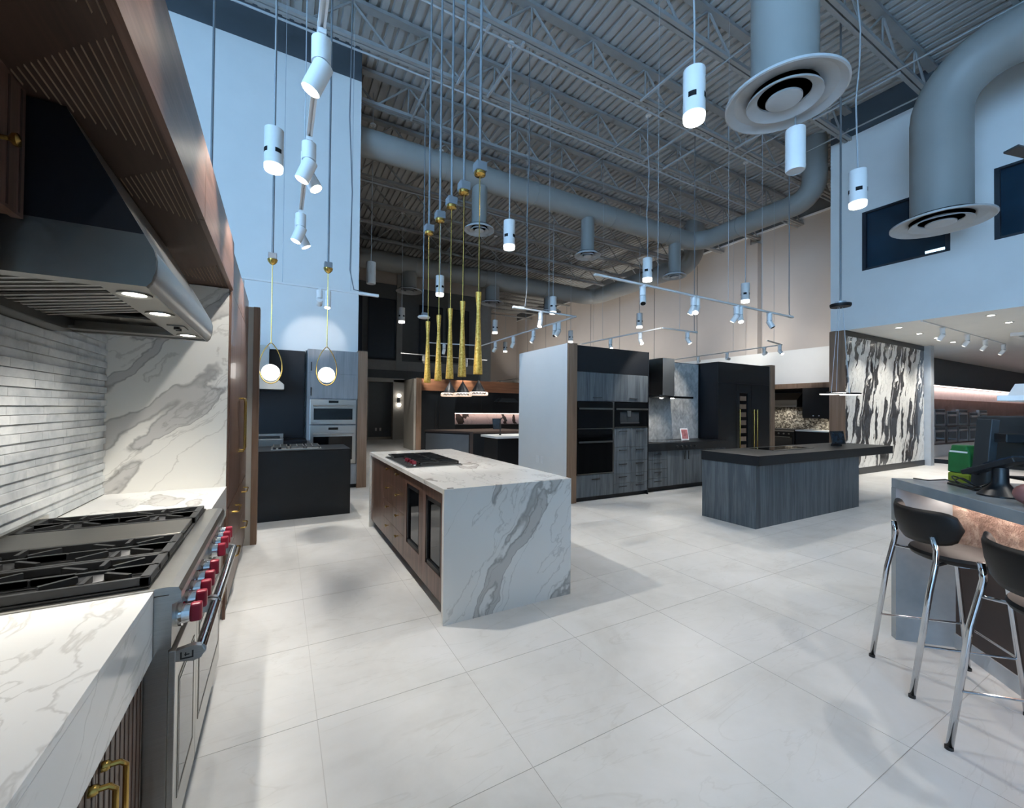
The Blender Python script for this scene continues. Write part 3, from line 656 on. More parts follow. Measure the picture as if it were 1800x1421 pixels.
# near wall cabinet
t = thing('wall_cabinet', 'walnut wall cabinet with grooved door at far left edge', 'cabinet', (-.59, .9, 1.95))
B('body', 'walnut', t, XW+.01, -.612, .2, 1.557, 1.955, 2.28)
for y0, y1 in ((.2, .866), (.870, 1.56)):
    d = B('door', 'walnut', t, -.612, -.59, y0, y1, 1.95, 2.285)
    for q in range(12):
        yy = y1-.022-q*.055
        if yy > y0+.02: B('rib', 'walnut_dark', d, -.5905, -.5885, yy-.004, yy+.004, 1.958, 2.275)
    if y1 > 1: turn('knob', [(.006, 0), (.006, .014), (.015, .022), (.016, .03), (.001, .034)], (-.59, 1.452, 2.105), 'brass', d)
# range hood
t = thing('range_hood', 'stainless range hood with baffle filters above the gas range', 'range hood', (-.6, 2.17, 1.82))
HY0, HY1 = 1.575, 2.745
side = [(XW, 1.815), (-.346, 1.82), (-.338, 1.845), (-.330, 1.925), (-.52, 2.28), (XW, 2.28)]
for y0, y1 in ((HY0, HY0+.02), (HY1-.02, HY1)):
    MB().prism([(XW, 1.815), (-.346, 1.815), (-.334, 1.83), (-.326, 1.86), (-.324, 1.90), (-.330, 1.925), (-.352, 1.966), (XW, 1.966)], y0-.002, y1+.002, 'y').build('side_band', 'steel_dark', t)
    MB().prism([(XW, 1.966), (-.352, 1.966), (-.52, 2.28), (XW, 2.28)], y0, y1, 'y').build('side_panel', 'black_matte', t)  # steel side painted black for its shade and dark reflection
fr = [(-.356, 1.82), (-.346, 1.815), (-.334, 1.83), (-.326, 1.86), (-.324, 1.90), (-.330, 1.925), (-.345, 1.925), (-.345, 1.83)]
MB().prism(fr, HY0, HY1, 'y').build('front_band', 'steel', t, smooth=True)
MB().prism([(-.330, 1.925), (-.52, 2.28), (-.535, 2.28), (-.345, 1.92)], HY0+.002, HY1-.002, 'y').build('sloped_front', 'steel', t)
B('lamp_rail', 'steel_dark', t, -.47, -.345, HY0+.02, HY1-.02, 1.822, 1.83)
MB().box(XW, -.86, HY0+.02, HY1-.02, 1.815, 1.83).box(-.865, -.855, HY0+.02, HY1-.02, 1.815, 1.90).build('rear_lip', 'steel_dark', t)
for ye in (HY0+.02, HY1-.09): B('end_pan', 'steel_dark', t, -.86, -.47, ye, ye+.07, 1.822, 1.835)
tilt = math.atan2(.06, .38)
for m0 in range(2):
    ya = HY0+.10 + m0*.42
    f = MB().box(-.86, -.475, ya+.405, ya+.417, 1.872, 1.90, rot=(0, -tilt, 0), at=(-.86, 0, 1.85)).build('baffle_filter', 'steel_dark', t)
    for q in range(8):
        yy = ya+.004+q*.050
        bm_ = MB().box(-.86, -.475, yy, yy+.028, 1.850, 1.856, rot=(0, -tilt, 0), at=(-.86, 0, 1.85)).box(-.86, -.475, yy+.004, yy+.024, 1.845, 1.85, rot=(0, -tilt, 0), at=(-.86, 0, 1.85))
        bm_.build('baffle', 'steel', f)
B('filter_gap_shade', 'black_gap', t, -.86, -.47, HY0+.09, HY0+.95, 1.925, 1.93); B('far_pan', 'steel_dark', t, -.86, -.47, HY0+.95, HY1-.02, 1.87, 1.88)  # black sheet paints the shade seen between the baffles
for yl in (1.733, 2.05, 2.60):
    c = MB().lathe([(.038, .006), (.044, .0), (.044, -.006), (.030, -.004)], (-.408, yl, 1.823), 24).build('lamp_ring', 'steel', t, smooth=True)
    MB().cyl((-.408, yl, 1.822), (-.408, yl, 1.8205), .032, n=20).build('lamp_lens', 'lens_hot', c)
    spot((-.408, yl, 1.81), (-.62, yl, .9), 16, 130, .6, .02)
sw = B('switch_plate', 'steel_dark', t, -.435, -.375, 2.30, 2.40, 1.817, 1.822)
for yk in (2.33, 2.37): MB().cyl((-.405, yk, 1.817), (-.405, yk, 1.806), .011, n=12).build('switch_knob', 'black_iron', sw)
# counters
tag(MB().box(-.94, XF, .1, 1.598, .90, .92).box(XF-.02, XF, .1, 1.598, .72, .90).build('countertop', 'marble_top', None, bev=.001), 'near marble countertop with deep mitred edge at bottom left', 'countertop')
tag(MB().box(-.94, XF+.005, 2.725, 3.46, .90, .92).box(XF-.015, XF+.005, 2.725, 3.46, .72, .90).build('countertop', 'marble_top', None), 'marble countertop between gas range and tall marble slab', 'countertop')
def dpull(t, x, y0, z0, y1, z1, out=.04, r=.0065, name='pull_handle'):
    MB().tube([(x, y0, z0), (x+out*.8, y0, z0), (x+out, y0+(y1-y0)*.06, z0+(z1-z0)*.06), (x+out, y1-(y1-y0)*.06, z1-(z1-z0)*.06), (x+out*.8, y1, z1), (x, y1, z1)], r, n=8).build(name, 'brass', t, smooth=True)
    for yy, zz in ((y0, z0), (y1, z1)): pass
def ribbed_door(t, x, y0, y1, z0, z1, n=12, name='door', m='walnut'):
    d = B(name, m, t, x-.02, x, y0, y1, z0, z1)
    for q in range(n):
        yy = y0 + (q+.5)*(y1-y0)/n
        B('rib', 'walnut_dark', d, x-.001, x+.0015, yy-.0035, yy+.0035, z0+.012, z1-.012)
    return d
t = thing('base_cabinet', 'walnut base cabinet with brass pulls at bottom left corner', 'cabinet', (-.5, .8, 0))
B('body', 'walnut_dark', t, XW+.01, XF-.045, .12, 1.595, .1, .715); B('toe_kick', 'black_matte', t, XW+.01, XF-.08, .12, 1.595, 0, .1)
for y0, y1, yh in ((.5, 1.238, 1.205), (1.242, 1.593, 1.275)):
    d = ribbed_door(t, XF-.02, y0, y1, .11, .712, 10 if y1 > 1.3 else 20)
    MB().tube([(XF-.02, yh, .655), (XF+.012, yh, .655), (XF+.022, yh, .645), (XF+.022, yh, .505), (XF+.012, yh, .495), (XF-.02, yh, .495)], .006, n=8).build('pull_handle', 'brass', d, smooth=True)
    for zz in (.655, .495): turn('collar', [(.011, 0), (.011, .01), (.007, .016)], (XF-.02, yh, zz), 'brass', d)
t = thing('base_cabinet', 'walnut drawer cabinet between gas range and tall cabinet', 'cabinet', (-.5, 3.1, 0))
B('body', 'walnut', t, XW+.01, XF-.03, 2.73, 3.48, .1, .715); B('toe_kick', 'black_matte', t, XW+.01, XF-.08, 2.73, 3.48, 0, .1)
for z0, z1 in ((.105, .40), (.405, .712)):
    d = B('drawer', 'walnut', t, XF-.03, XF-.008, 2.733, 3.478, z0, z1); dpull(d, XF-.008, 2.98, z1-.07, 3.22, z1-.07)
# ---------------------------------------------------------------- gas range
t = thing('gas_range', 'professional stainless gas range with red knobs', 'range', (-.6, 2.16, 0))
RY0, RY1 = 1.602, 2.72
B('body', 'steel', t, XW+.03, -.285, RY0, RY1, .12, .90)
for yy in (RY0+.06, RY1-.06): MB().cyl((-.36, yy, 0), (-.36, yy, .12), .022, n=12).build('leg', 'steel', t)
B('kick_plate', 'steel_dark', t, -.36, -.345, RY0+.02, RY1-.02, .02, .12)
lip = [(-.90, .902), (-.90, .925), (-.285, .925), (-.262, .921), (-.255, .905), (-.256, .880), (-.277, .872), (-.277, .74), (-.285, .735), (-.285, .902)]
MB().prism(lip, RY0, RY1, 'y').build('control_panel', 'steel', t, bev=0)
B('cooktop_well', 'black_gap', t, -.93, -.335, RY0+.012, RY1-.012, .9255, .931)
def grate(y0, y1, x0=-.925, x1=-.335):
    z0, z1 = .932, .958; w = .014
    g = MB()
    for yy in (y0, y1-w): g.box(x0, x1, yy, yy+w, z0, z1)
    for xx in (x0, x1-w-.012): g.box(xx, xx+w+.012, y0, y1, z0, z1)
    o = g.build('burner_grate', 'black_iron', t, bev=.0025)
    ym = (y0+y1)/2
    for cx in (x0+(x1-x0)*.26, x0+(x1-x0)*.74):
        cy = ym; h = MB()
        for q in range(8):
            a = q*PI/4+.0; rx = min((x1-x0)*.235, 9); ry = (y1-y0)/2-.01
            ex, ey = cx+math.cos(a)*rx, cy+math.sin(a)*ry
            sx, sy = cx+math.cos(a)*.045, cy+math.sin(a)*.045
            L = math.hypot(ex-sx, ey-sy); ang = math.atan2(ey-sy, ex-sx)
            h.box(sx, sx+L, sy-.006, sy+.006, z0+.008, z1+.002, rot=(0, 0, ang), at=(sx, sy, 0))
        h.build('grate_fingers', 'black_iron', o)
        b = MB().lathe([(.052, -.008), (.052, .004), (.038, .012), (.001, .014)], (cx, cy, .936), 24).build('burner_cap', 'black_iron', t, smooth=True)
        MB().lathe([(.062, 0), (.058, .006), (.05, .008)], (cx, cy, .930), 24).build('burner_ring', 'brass', b, smooth=True)
    B('centre_bar', 'black_iron', o, x0, x1, ym-.006, ym+.006, z0+.004, z1)
    return o
grate(1.625, 1.868); grate(1.872, 2.125); grate(2.39, 2.655)
MB().box(-.925, -.345, 2.132, 2.384, .934, .957).build('griddle_cover', 'steel_dark', t, bev=.004)
B('island_trim', 'steel', t, -.945, -.925, RY0, RY1, .92, .965)
for k, y in enumerate((1.679, 1.783, 1.879, 1.977, 2.104, 2.344, 2.46, 2.555, 2.65)):
    big = k == 5
    b = MB().cyl((-.278, y, .808), (-.262, y, .808), .036, n=22).build('knob_bezel', 'chrome', t, smooth=True)
    MB().cyl((-.262, y, .808), (-.242, y, .808), .030, .028, n=22).build('knob_skirt', 'chrome', b, smooth=True)
    kn = MB().box(-.244, -.212, y-.0135, y+.0135, .779, .837)
    kn.build('knob', 'red', b, bev=.006)
def oven_door(y0, y1):
    d = B('oven_door', 'steel', t, -.285, -.268, y0, y1, .13, .725, bev=.002)
    MB().box(-.269, -.2665, y0+.07, y1-.07, .26, .60).build('door_window', 'black_glass', d)
    MB().box(-.268, -.266, y0+.05, y1-.05, .24, .25).box(-.268, -.266, y0+.05, y1-.05, .61, .62).box(-.268, -.266, y0+.05, y0+.06, .25, .61).box(-.268, -.266, y1-.06, y1-.05, .25, .61).build('window_bead', 'steel_dark', d)
    for yy in (y0+.012, y1-.012):
        MB().prism([(-.268, .690), (-.225, .682), (-.205, .688), (-.196, .705), (-.205, .724), (-.225, .73), (-.268, .722)], yy-.011, yy+.011, 'y').build('handle_bracket', 'steel', d, smooth=True)
    MB().cyl((-.209, y0+.012, .708), (-.209, y1-.012, .708), .017, n=18).build('handle_bar', 'chrome', d, smooth=True)
    return d
d1 = oven_door(1.612, 1.985); d2 = oven_door(1.992, 2.712)
# etched mark on the near handle bracket: two uprights with base line and a small flourish between
mk = MB().box(-.257, -.253, 1.6115, 1.6135, .697, .716).box(-.228, -.224, 1.6115, 1.6135, .697, .716).box(-.257, -.224, 1.6115, 1.6135, .694, .698).box(-.247, -.234, 1.6115, 1.6135, .705, .708).box(-.245, -.242, 1.6115, 1.6135, .702, .713).build('etched_mark', 'black_iron', d1)
turn('oval_badge', [(.001, .003), (.026, .002), (.028, 0)], (-.268, 2.35, .66), 'steel_dark', d2, (1, 1.8, 1))
# ---------------------------------------------------------------- tall cabinet
t = thing('tall_cabinet', 'tall glossy walnut cabinet with brass pulls left of black island', 'cabinet', (-.6, 4.35, 0))
B('body', 'walnut_dark', t, XW+.01, XF-.012, 3.49, 5.225, .08, 2.55); B('toe_kick', 'black_matte', t, XW+.01, XF-.07, 3.49, 5.225, 0, .08)
B('side_panel', 'walnut', t, XF-.012, XF+.006, 3.487, 3.52, 0, 2.28)
def tdoor(y0, y1, z0, z1, name='door'): return B(name, 'walnut', t, XF-.012, XF+.010, y0+.002, y1-.002, z0+.002, z1-.002)
tdoor(3.52, 4.38, 2.28, 2.585); tdoor(4.38, 5.225, 2.28, 2.585)
d = tdoor(3.52, 4.38, .76, 2.28); dpull(d, XF+.01, 4.30, 1.54, 4.30, 1.08)
d = tdoor(4.38, 5.225, .76, 2.28); dpull(d, XF+.01, 4.46, 1.54, 4.46, 1.08)
for y0, y1 in ((3.52, 4.38), (4.38, 5.225)):
    for z0, z1 in ((.085, .42), (.42, .755)):
        d = tdoor(y0, y1, z0, z1, 'drawer'); ym = (y0+y1)/2
        dpull(d, XF+.01, ym-.13, z1-.09, ym+.13, z1-.09)
# partition behind with beige face and oak end
struct(B('wall_left_end', 'beige_panel', None, XW-.14, -.262, 5.23, 5.37, 0, 2.53))
o = struct(B('trim_5', 'oak', None, -.262, -.205, 5.225, 5.375, 0, 2.535))

# ================================================================== BLACK ISLAND AND OVEN WALL (left background)
t = thing('black_island', 'plain black kitchen island left of the marble island', 'kitchen island', (.3, 6.55, 0))
B('front_panel', 'black_laminate', t, -.9, .862, 6.18, 6.205, 0, .875); B('body', 'black_laminate', t, -.9, .855, 6.205, 6.95, 0, .875)
B('countertop', 'black_matte', t, -.9, .866, 6.175, 6.96, .875, .90, bev=.003); B('end_panel', 'black_laminate', t, .856, .864, 6.18, 6.955, 0, .875)
t = thing('cooktop', 'stainless gas cooktop set in the black island', 'cooktop', (.2, 6.5, .90))
B('tray', 'steel', t, -.10, .50, 6.24, 6.74, .901, .915, bev=.004)
for x0 in (-.08, .12, .31):
    g = MB()
    for yy in (6.28, 6.49, 6.69): g.box(x0, x0+.17, yy, yy+.014, .93, .945)
    for xx in (x0, x0+.08, x0+.156): g.box(xx, xx+.014, 6.28, 6.70, .93, .945)
    for xx in (x0, x0+.156):
        for yy in (6.28, 6.69): g.box(xx, xx+.014, yy, yy+.014, .915, .93)
    g.build('grate', 'steel_dark', t)
for xx in (-.06, .0): MB().cyl((xx, 6.265, .915), (xx, 6.265, .94), .018, n=14).build('knob', 'black_iron', t)
# wall run
YO = 8.10
t = thing('oven_tower', 'grey ash tower with two stainless wall ovens', 'cabinet', (.82, YO, 0))
B('carcass', 'ash_mid', t, .405, 1.238, YO+.02, YB-.01, .07, 2.49); B('toe_kick', 'black_matte', t, .42, 1.238, YO+.06, YB-.05, 0, .07)
for z0, z1 in ((2.072, 2.49), (1.63, 2.068)):
    d = B('flap_door', 'ash_mid', t, .405, 1.238, YO, YO+.02, z0, z1); B('edge_pull', 'black_matte', d, .455, .47, YO-.015, YO, z0+.04, z0+.19)
d = B('drawer', 'ash_mid', t, .405, 1.238, YO, YO+.02, .08, .44)
def oven(t, x0, x1, z0, z1, y, hz, disp, name='wall_oven'):
    o = B(name, 'steel', t, x0, x1, y-.025, y, z0, z1, bev=.003)
    B('door_glass', 'black_glass', o, x0+.06, x1-.06, y-.028, y-.024, z0+.08, hz-.05)
    MB().cyl((x0+.05, y-.06, hz), (x1-.05, y-.06, hz), .013, n=12).build('handle_bar', 'steel', o, smooth=True)
    for xx in (x0+.07, x1-.07): B('handle_post', 'steel', o, xx-.008, xx+.008, y-.06, y-.024, hz-.008, hz+.008)
    B('display', 'black_glass', o, (x0+x1)/2-.08, (x0+x1)/2+.08, y-.028, y-.024, disp-.022, disp+.022)
    return o
oven(t, .45, 1.21, 1.17, 1.61, YO, 1.50, 1.57); oven(t, .45, 1.21, .45, 1.145, YO, 1.0, 1.09)
struct(B('trim_6', 'oak', None, 1.238, 1.405, YO-.02, YB+.0, 0, 2.515))
t = thing('black_backsplash', 'tall black panel behind the steel range hood', 'wall panel', (-.3, YB, .8)); B('panel', 'black_matte', t, -1.6, .38, YB-.04, YB-.003, .91, 2.49); B('side_reveal', 'black_laminate', t, .385, .403, YB-.20, YB-.045, .91, 2.49)
t = thing('chimney_hood', 'stainless chimney hood against the black backsplash panel', 'range hood', (-.5, YB-.3, 1.75))
B('chimney', 'steel', t, -.75, -.18, YB-.42, YB-.05, 1.93, 2.5)
MB().prism([(-.95, 1.76), (.05, 1.76), (.05, 1.85), (-.10, 1.98), (-.80, 1.98), (-.95, 1.85)], YB-.55, YB-.05, 'y').build('canopy', 'steel', t, bev=.004)
t = thing('back_counter', 'black counter with steel rangetop under the chimney hood', 'counter', (-.4, 8.1, 0)); B('body', 'black_laminate', t, -1.6, .40, 7.87, YB-.045, 0, .875); B('top', 'black_matte', t, -1.6, .40, 7.85, YB-.045, .875, .905)
r_ = B('rangetop', 'steel', t, -.9, .05, 7.82, 8.40, .80, .945, bev=.006); B('rangetop_grate', 'black_iron', r_, -.85, .0, 7.9, 8.35, .946, .965); B('range_riser', 'steel', r_, -.9, .05, 8.36, 8.40, .945, 1.0)

# ================================================================== MARBLE ISLAND
IX0, IX1, IY0, IY1 = .978, 2.045, 2.70, 5.40
t = thing('marble_island', 'large white marble waterfall island with walnut drawers', 'kitchen island', (1.5, 4.05, 0))
B('countertop', 'marble_top', t, IX0, IX1, IY0+.035, IY1-.035, .885, .92)
B('waterfall_end', 'marble', t, IX0, IX1, IY0, IY0+.035, 0, .92); B('waterfall_end', 'marble', t, IX0, IX1, IY1-.035, IY1, 0, .92)
B('outlet_cover', 'black_iron', t, IX0+.03, IX0+.075, 2.718, 2.735, .919, .922)
B('body', 'walnut_dark', t, IX0+.045, IX1-.02, IY0+.035, IY1-.035, .10, .885); B('toe_kick', 'black_matte', t, IX0+.10, IX1-.05, IY0+.035, IY1-.035, 0, .10); B('back_panel', 'walnut', t, IX1-.02, IX1-.004, IY0+.035, IY1-.035, 0, .885)
XI = IX0+.022
B('filler_panel', 'walnut', t, XI, XI+.022, 4.685, IY1-.036, .10, .883)
for y0, y1, yk in ((4.255, 4.682, 4.43), (3.825, 4.252, 4.02)):
    for q in range(4):
        z0 = .103+q*.195
        d = B('drawer', 'walnut', t, XI, XI+.022, y0, y1, z0, z0+.192)
        turn('knob', [(.005, 0), (.005, .02), (.013, .026), (.014, .034), (.001, .038)], (XI, yk, z0+.148), 'brass', d, axis='-x')
        MB().cyl((XI-.033, yk-.028, z0+.148), (XI-.033, yk+.028, z0+.148), .005, n=10).build('knob_bar', 'brass', d, smooth=True)
for y0, y1 in ((3.265, 3.822), (IY0+.037, 3.262)):
    g0, g1 = y0+.085, y1-.085
    d = MB().box(XI, XI+.022, y0, g0, .103, .883).box(XI, XI+.022, g1, y1, .103, .883).box(XI, XI+.022, g0, g1, .80, .883).box(XI, XI+.022, g0, g1, .103, .275).build('glass_door', 'walnut', t)
    MB().box(XI+.004, XI+.03, g0, g0+.035, .275, .80).box(XI+.004, XI+.03, g1-.035, g1, .275, .80).box(XI+.004, XI+.03, g0, g1, .765, .80).box(XI+.004, XI+.03, g0, g1, .275, .31).build('door_frame', 'black_matte', d)
    B('glass', 'black_glass', d, XI+.018, XI+.022, g0+.035, g1-.035, .31, .765)
t = thing('cooktop', 'black gas cooktop with red knobs on the marble island', 'cooktop', (1.3, 4.35, .92))
B('steel_frame', 'steel', t, 1.02, 1.56, 3.80, 4.72, .921, .928, bev=.002); B('tray', 'black_iron', t, 1.03, 1.55, 3.81, 4.71, .928, .932)
for y0 in (3.83, 4.13, 4.43):
    g = MB(); w = .012
    for xx in (1.14 if y0 < 4.4 else 1.05, 1.33, 1.52): g.box(xx, xx+w, y0, y0+.27, .948, .962)
    for yy in (y0, y0+.09, y0+.17, y0+.258): g.box(1.14 if y0 < 4.4 else 1.05, 1.532, yy, yy+w, .948, .962)
    for xx in (1.15, 1.52):
        for yy in (y0, y0+.258): g.box(xx, xx+w, yy, yy+w, .932, .948)
    g.build('grate', 'black_iron', t)
    for xx in (1.24, 1.43): MB().lathe([(.045, 0), (.042, .01), (.001, .013)], (xx, y0+.135, .932), 20).build('burner_cap', 'black_iron', t, smooth=True)
for yk in (3.86, 3.94, 4.04, 4.12):
    k = MB().cyl((1.10, yk, .932), (1.10, yk, .945), .024, n=18).build('knob_skirt', 'chrome', t, smooth=True); MB().box(1.082, 1.118, yk-.012, yk+.012, .945, .975).build('knob', 'red', k, bev=.004)

# ================================================================== TALL OVEN UNIT (charcoal)
YT = 5.27
struct(B('wall_partition', 'white_paint', None, 3.922, 4.085, YT+.03, 6.81, 0, 2.515)); struct(B('trim_7', 'oak', None, 3.918, 4.088, YT-.005, YT+.03, 0, 2.518))
o = struct(MB().box(3.914, 3.922, YT+.03, YT+.06, 0, 2.518).build('trim_8', 'white_matte'))
for zz, yy in ((.36, 6.15), (.36, 6.0)):
    pl_ = B('wall_outlet', 'white_matte', None, 3.914, 3.922, yy-.035, yy+.035, zz-.06+.25, zz+.06+.25); pl_['label'] = 'white outlet plate low on white partition, %s of two' % ('left' if yy > 6.1 else 'right'); pl_['category'] = 'outlet'
t = thing('tall_oven_cabinet', 'charcoal tall cabinet with black ovens and coffee machine', 'cabinet', (4.88, YT, 0))
B('carcass', 'black_matte', t, 4.088, 5.672, YT+.022, 5.95, .07, 2.495); B('toe_kick', 'black_matte', t, 4.09, 5.66, YT+.05, 5.9, 0, .07)
B('end_panel', 'black_matte', t, 5.65, 5.674, YT-.002, 5.95, 0, 2.497); B('top_panel', 'black_matte', t, 4.09, 5.648, YT, YT+.022, 2.08, 2.495)
for x0, x1, xh in ((4.09, 4.868, 4.50), (4.872, 5.648, 5.30)):
    d = B('flap_door', 'ash_dark', t, x0, x1, YT, YT+.022, 1.615, 2.076); B('bar_pull', 'black_iron', d, xh-.09, xh+.09, YT-.022, YT-.01, 1.665, 1.677)
    for xx in (xh-.08, xh+.08): B('pull_post', 'black_iron', d, xx-.005, xx+.005, YT-.012, YT, 1.667, 1.675)
def boven(x0, x1, z0, z1, name, hz):
    o = B(name, 'black_glass', t, x0, x1, YT-.012, YT+.02, z0, z1, bev=.002)
    B('handle_bar', 'steel_dark', o, x0+.01, x1-.01, YT-.05, YT-.038, hz-.014, hz+.014)
    for xx in (x0+.03, x1-.03): B('handle_post', 'steel_dark', o, xx-.006, xx+.006, YT-.04, YT-.01, hz-.008, hz+.008)
    B('steel_sill', 'steel_dark', o, x0, x1, YT-.014, YT-.010, z0, z0+.015)
    return o
boven(4.10, 4.83, 1.16, 1.60, 'steam_oven', 1.49); boven(4.10, 4.83, .435, 1.14, 'oven', .955)
cm = boven(4.875, 5.62, 1.175, 1.60, 'coffee_machine', 1.49)
B('brew_niche', 'grey_plastic', cm, 4.99, 5.42, YT-.016, YT-.011, 1.24, 1.44); B('drip_tray', 'steel_dark', cm, 5.0, 5.42, YT-.03, YT-.014, 1.25, 1.265); B('brew_head', 'steel', cm, 5.14, 5.21, YT-.045, YT-.014, 1.36, 1.46, bev=.006)
B('steel_stile', 'steel_dark', t, 4.835, 4.87, YT-.004, YT+.02, .43, 1.61)
d = B('drawer', 'ash_dark', t, 4.09, 4.868, YT, YT+.022, .075, .425); B('bar_pull', 'black_iron', d, 4.39, 4.56, YT-.022, YT-.01, .345, .357)
for x0, x1 in ((4.872, 5.255), (5.259, 5.648)):
    for z0, z1 in ((.85, 1.165), (.615, .846), (.40, .611), (.24, .396), (.075, .236)):
        d = B('drawer', 'ash_dark', t, x0, x1, YT, YT+.022, z0, z1); xm = (x0+x1)/2
        B('bar_pull', 'black_iron', d, xm-.085, xm+.085, YT-.022, YT-.01, z1-.055, z1-.043)
        for xx in (xm-.075, xm+.075): B('pull_post', 'black_iron', d, xx-.005, xx+.005, YT-.012, YT, z1-.053, z1-.045)

# ================================================================== COOKING WALL WITH CHEVRON TILES
wc = struct(B('wall_cooking', 'black_matte', None, 5.675, 7.93, 5.95, 6.05, 0, 2.48))
Lc, Wc = .135, .045
colw = Lc*.707; g_ = .003
def clipz(poly, z, keep_above):
    out = []
    for i in range(len(poly)):
        p_, q_ = poly[i], poly[(i+1) % len(poly)]; ip = (p_[1] >= z) == keep_above; iq = (q_[1] >= z) == keep_above
        if ip: out.append(p_)
        if ip != iq:
            f_ = (z-p_[1])/(q_[1]-p_[1]); out.append((p_[0]+(q_[0]-p_[0])*f_, z))
    return out
cache = {}
for ci in range(17):
    xx = 6.36 + ci*colw
    if xx+colw > 7.935: break
    sgn = 1 if ci % 2 else -1; zz = .70
    while zz < 2.60:
        poly = [(g_*.5, zz+g_*.5), (colw-g_*.5, zz+g_*.5+sgn*colw), (colw-g_*.5, zz+sgn*colw+Wc*1.3-g_*.5), (g_*.5, zz+Wc*1.3-g_*.5)]
        poly = [(p_[0], p_[1] + (colw if sgn < 0 else 0)) for p_ in poly]
        full = all(.887 <= p_[1] <= 2.47 for p_ in poly)
        if full:
            if sgn not in cache: cache[sgn] = mesh_only('chevron_tile', MB().prism([(p_[0], p_[1]-zz) for p_ in poly], -.010, 0, 'y'), 'chev')
            put(cache[sgn], 'chevron_tile', wc, (xx, 5.95, zz))
        else:
            poly = clipz(clipz(poly, .887, True), 2.47, False) if poly else []
            if len(poly) >= 3: put(mesh_only('chevron_tile', MB().prism(poly, -.010, 0, 'y'), 'chev'), 'chevron_tile', wc, (xx, 5.95, 0))
        zz += Wc*1.3
t = thing('cooking_counter', 'charcoal counter with black apron and rangetop knobs before chevron tiles', 'counter', (6.8, 5.6, 0))
B('carcass', 'black_matte', t, 5.70, 7.92, 5.34, 5.945, .09, .74); B('toe_kick', 'black_matte', t, 5.70, 7.92, 5.40, 5.9, 0, .09)
B('worktop', 'black_laminate', t, 5.68, 7.925, 5.28, 5.945, .74, .885)
for z0, z1 in ((.585, .735), (.42, .58), (.255, .415), (.095, .25)):
    d = B('drawer', 'ash_dark', t, 5.70, 6.22, 5.318, 5.34, z0, z1); B('bar_pull', 'black_iron', d, 5.86, 6.04, 5.296, 5.308, z1-.06, z1-.048)
for x0, x1, xh in ((6.224, 6.72, 6.67), (6.724, 7.25, 6.775), (7.254, 7.91, 7.8)):
    d = B('door', 'ash_dark', t, x0, x1, 5.318, 5.34, .095, .735); B('bar_pull', 'black_iron', d, xh-.006, xh+.006, 5.296, 5.308, .56, .72)
for xk in (6.42, 6.55, 6.67, 6.79, 6.92): turn('knob', [(.022, 0), (.02, .025), (.001, .027)], (xk, 5.28, .81), 'black_iron', t, axis='-y')
B('cooktop_glass', 'black_glass', t, 5.95, 6.85, 5.36, 5.84, .886, .892)
t = thing('chimney_hood', 'slim stainless chimney hood in front of chevron tiles', 'range hood', (6.4, 5.6, 1.70))
B('chimney', 'steel', t, 6.24, 6.56, 5.46, 5.93, 1.76, 2.46); B('glass_canopy', 'black_glass', t, 5.74, 7.0, 5.38, 5.94, 1.705, 1.745); B('light_bar', 'steel', t, 6.2, 6.6, 5.5, 5.8, 1.745, 1.765)
for xx in (6.25, 6.55): MB().cyl((xx, 5.5, 1.705), (xx, 5.5, 1.70), .03, n=14).build('lamp_lens', 'lens_on', t); spot((xx, 5.5, 1.69), (xx, 5.6, .9), 10, 110, .6, .03)
t = thing('tablet_stand', 'small white framed tablet leaning beside chevron tiles', 'tablet', (7.05, 5.6, .892))
MB().box(-.085, .085, -.008, .008, 0, .23, rot=(-.25, 0, 0)).build('frame', 'white_matte', None, bev=.003).parent = t
o = MB().box(-.07, .07, -.012, -.009, .02, .21, rot=(-.25, 0, 0)).build('screen', 'screen_red', None); o.parent = t; t.rotation_euler = (0, 0, -.25)

# ================================================================== REFRIGERATOR BLOCK
t = thing('refrigerator_block', 'tall black refrigerator cabinet with slim wine window', 'cabinet', (8.9, 5.5, 0))
B('carcass', 'black_matte', t, 7.935, 9.78, 5.525, 6.15, .05, 2.5); B('toe_kick', 'black_matte', t, 7.95, 9.77, 5.56, 6.1, 0, .05)
B('top_panel', 'black_laminate', t, 7.935, 9.775, 5.50, 5.525, 2.075, 2.5)
for x0, x1 in ((7.94, 8.555), (8.56, 9.075), (9.08, 9.775)):
    if x0 < 8.5 or x0 > 9: B('door', 'black_laminate', t, x0, x1, 5.50, 5.525, .055, 2.07)
wd = MB().box(8.56, 8.66, 5.50, 5.525, .055, 2.07).box(8.97, 9.075, 5.50, 5.525, .055, 2.07).box(8.66, 8.97, 5.50, 5.525, 1.87, 2.07).box(8.66, 8.97, 5.50, 5.525, .055, .25).build('wine_door', 'black_laminate', t)
B('glass', 'black_glass', wd, 8.66, 8.97, 5.512, 5.518, .25, 1.87)
for k in range(9): B('wine_rack', 'oak', wd, 8.68, 8.90, 5.502, 5.512, .30+k*.175, .30+k*.175+.10)
for xh in (8.61, 9.12, 9.24): MB().cyl((xh, 5.455, .55), (xh, 5.455, 1.51), .014, n=12).build('long_handle', 'brass', t, smooth=True); MB().box(xh-.008, xh+.008, 5.455, 5.50, .60, .615).box(xh-.008, xh+.008, 5.455, 5.50, 1.45, 1.465).build('handle_post', 'brass', t)
struct(B('trim_9', 'oak', None, 9.785, 9.96, 5.48, 6.3, 0, 2.54))

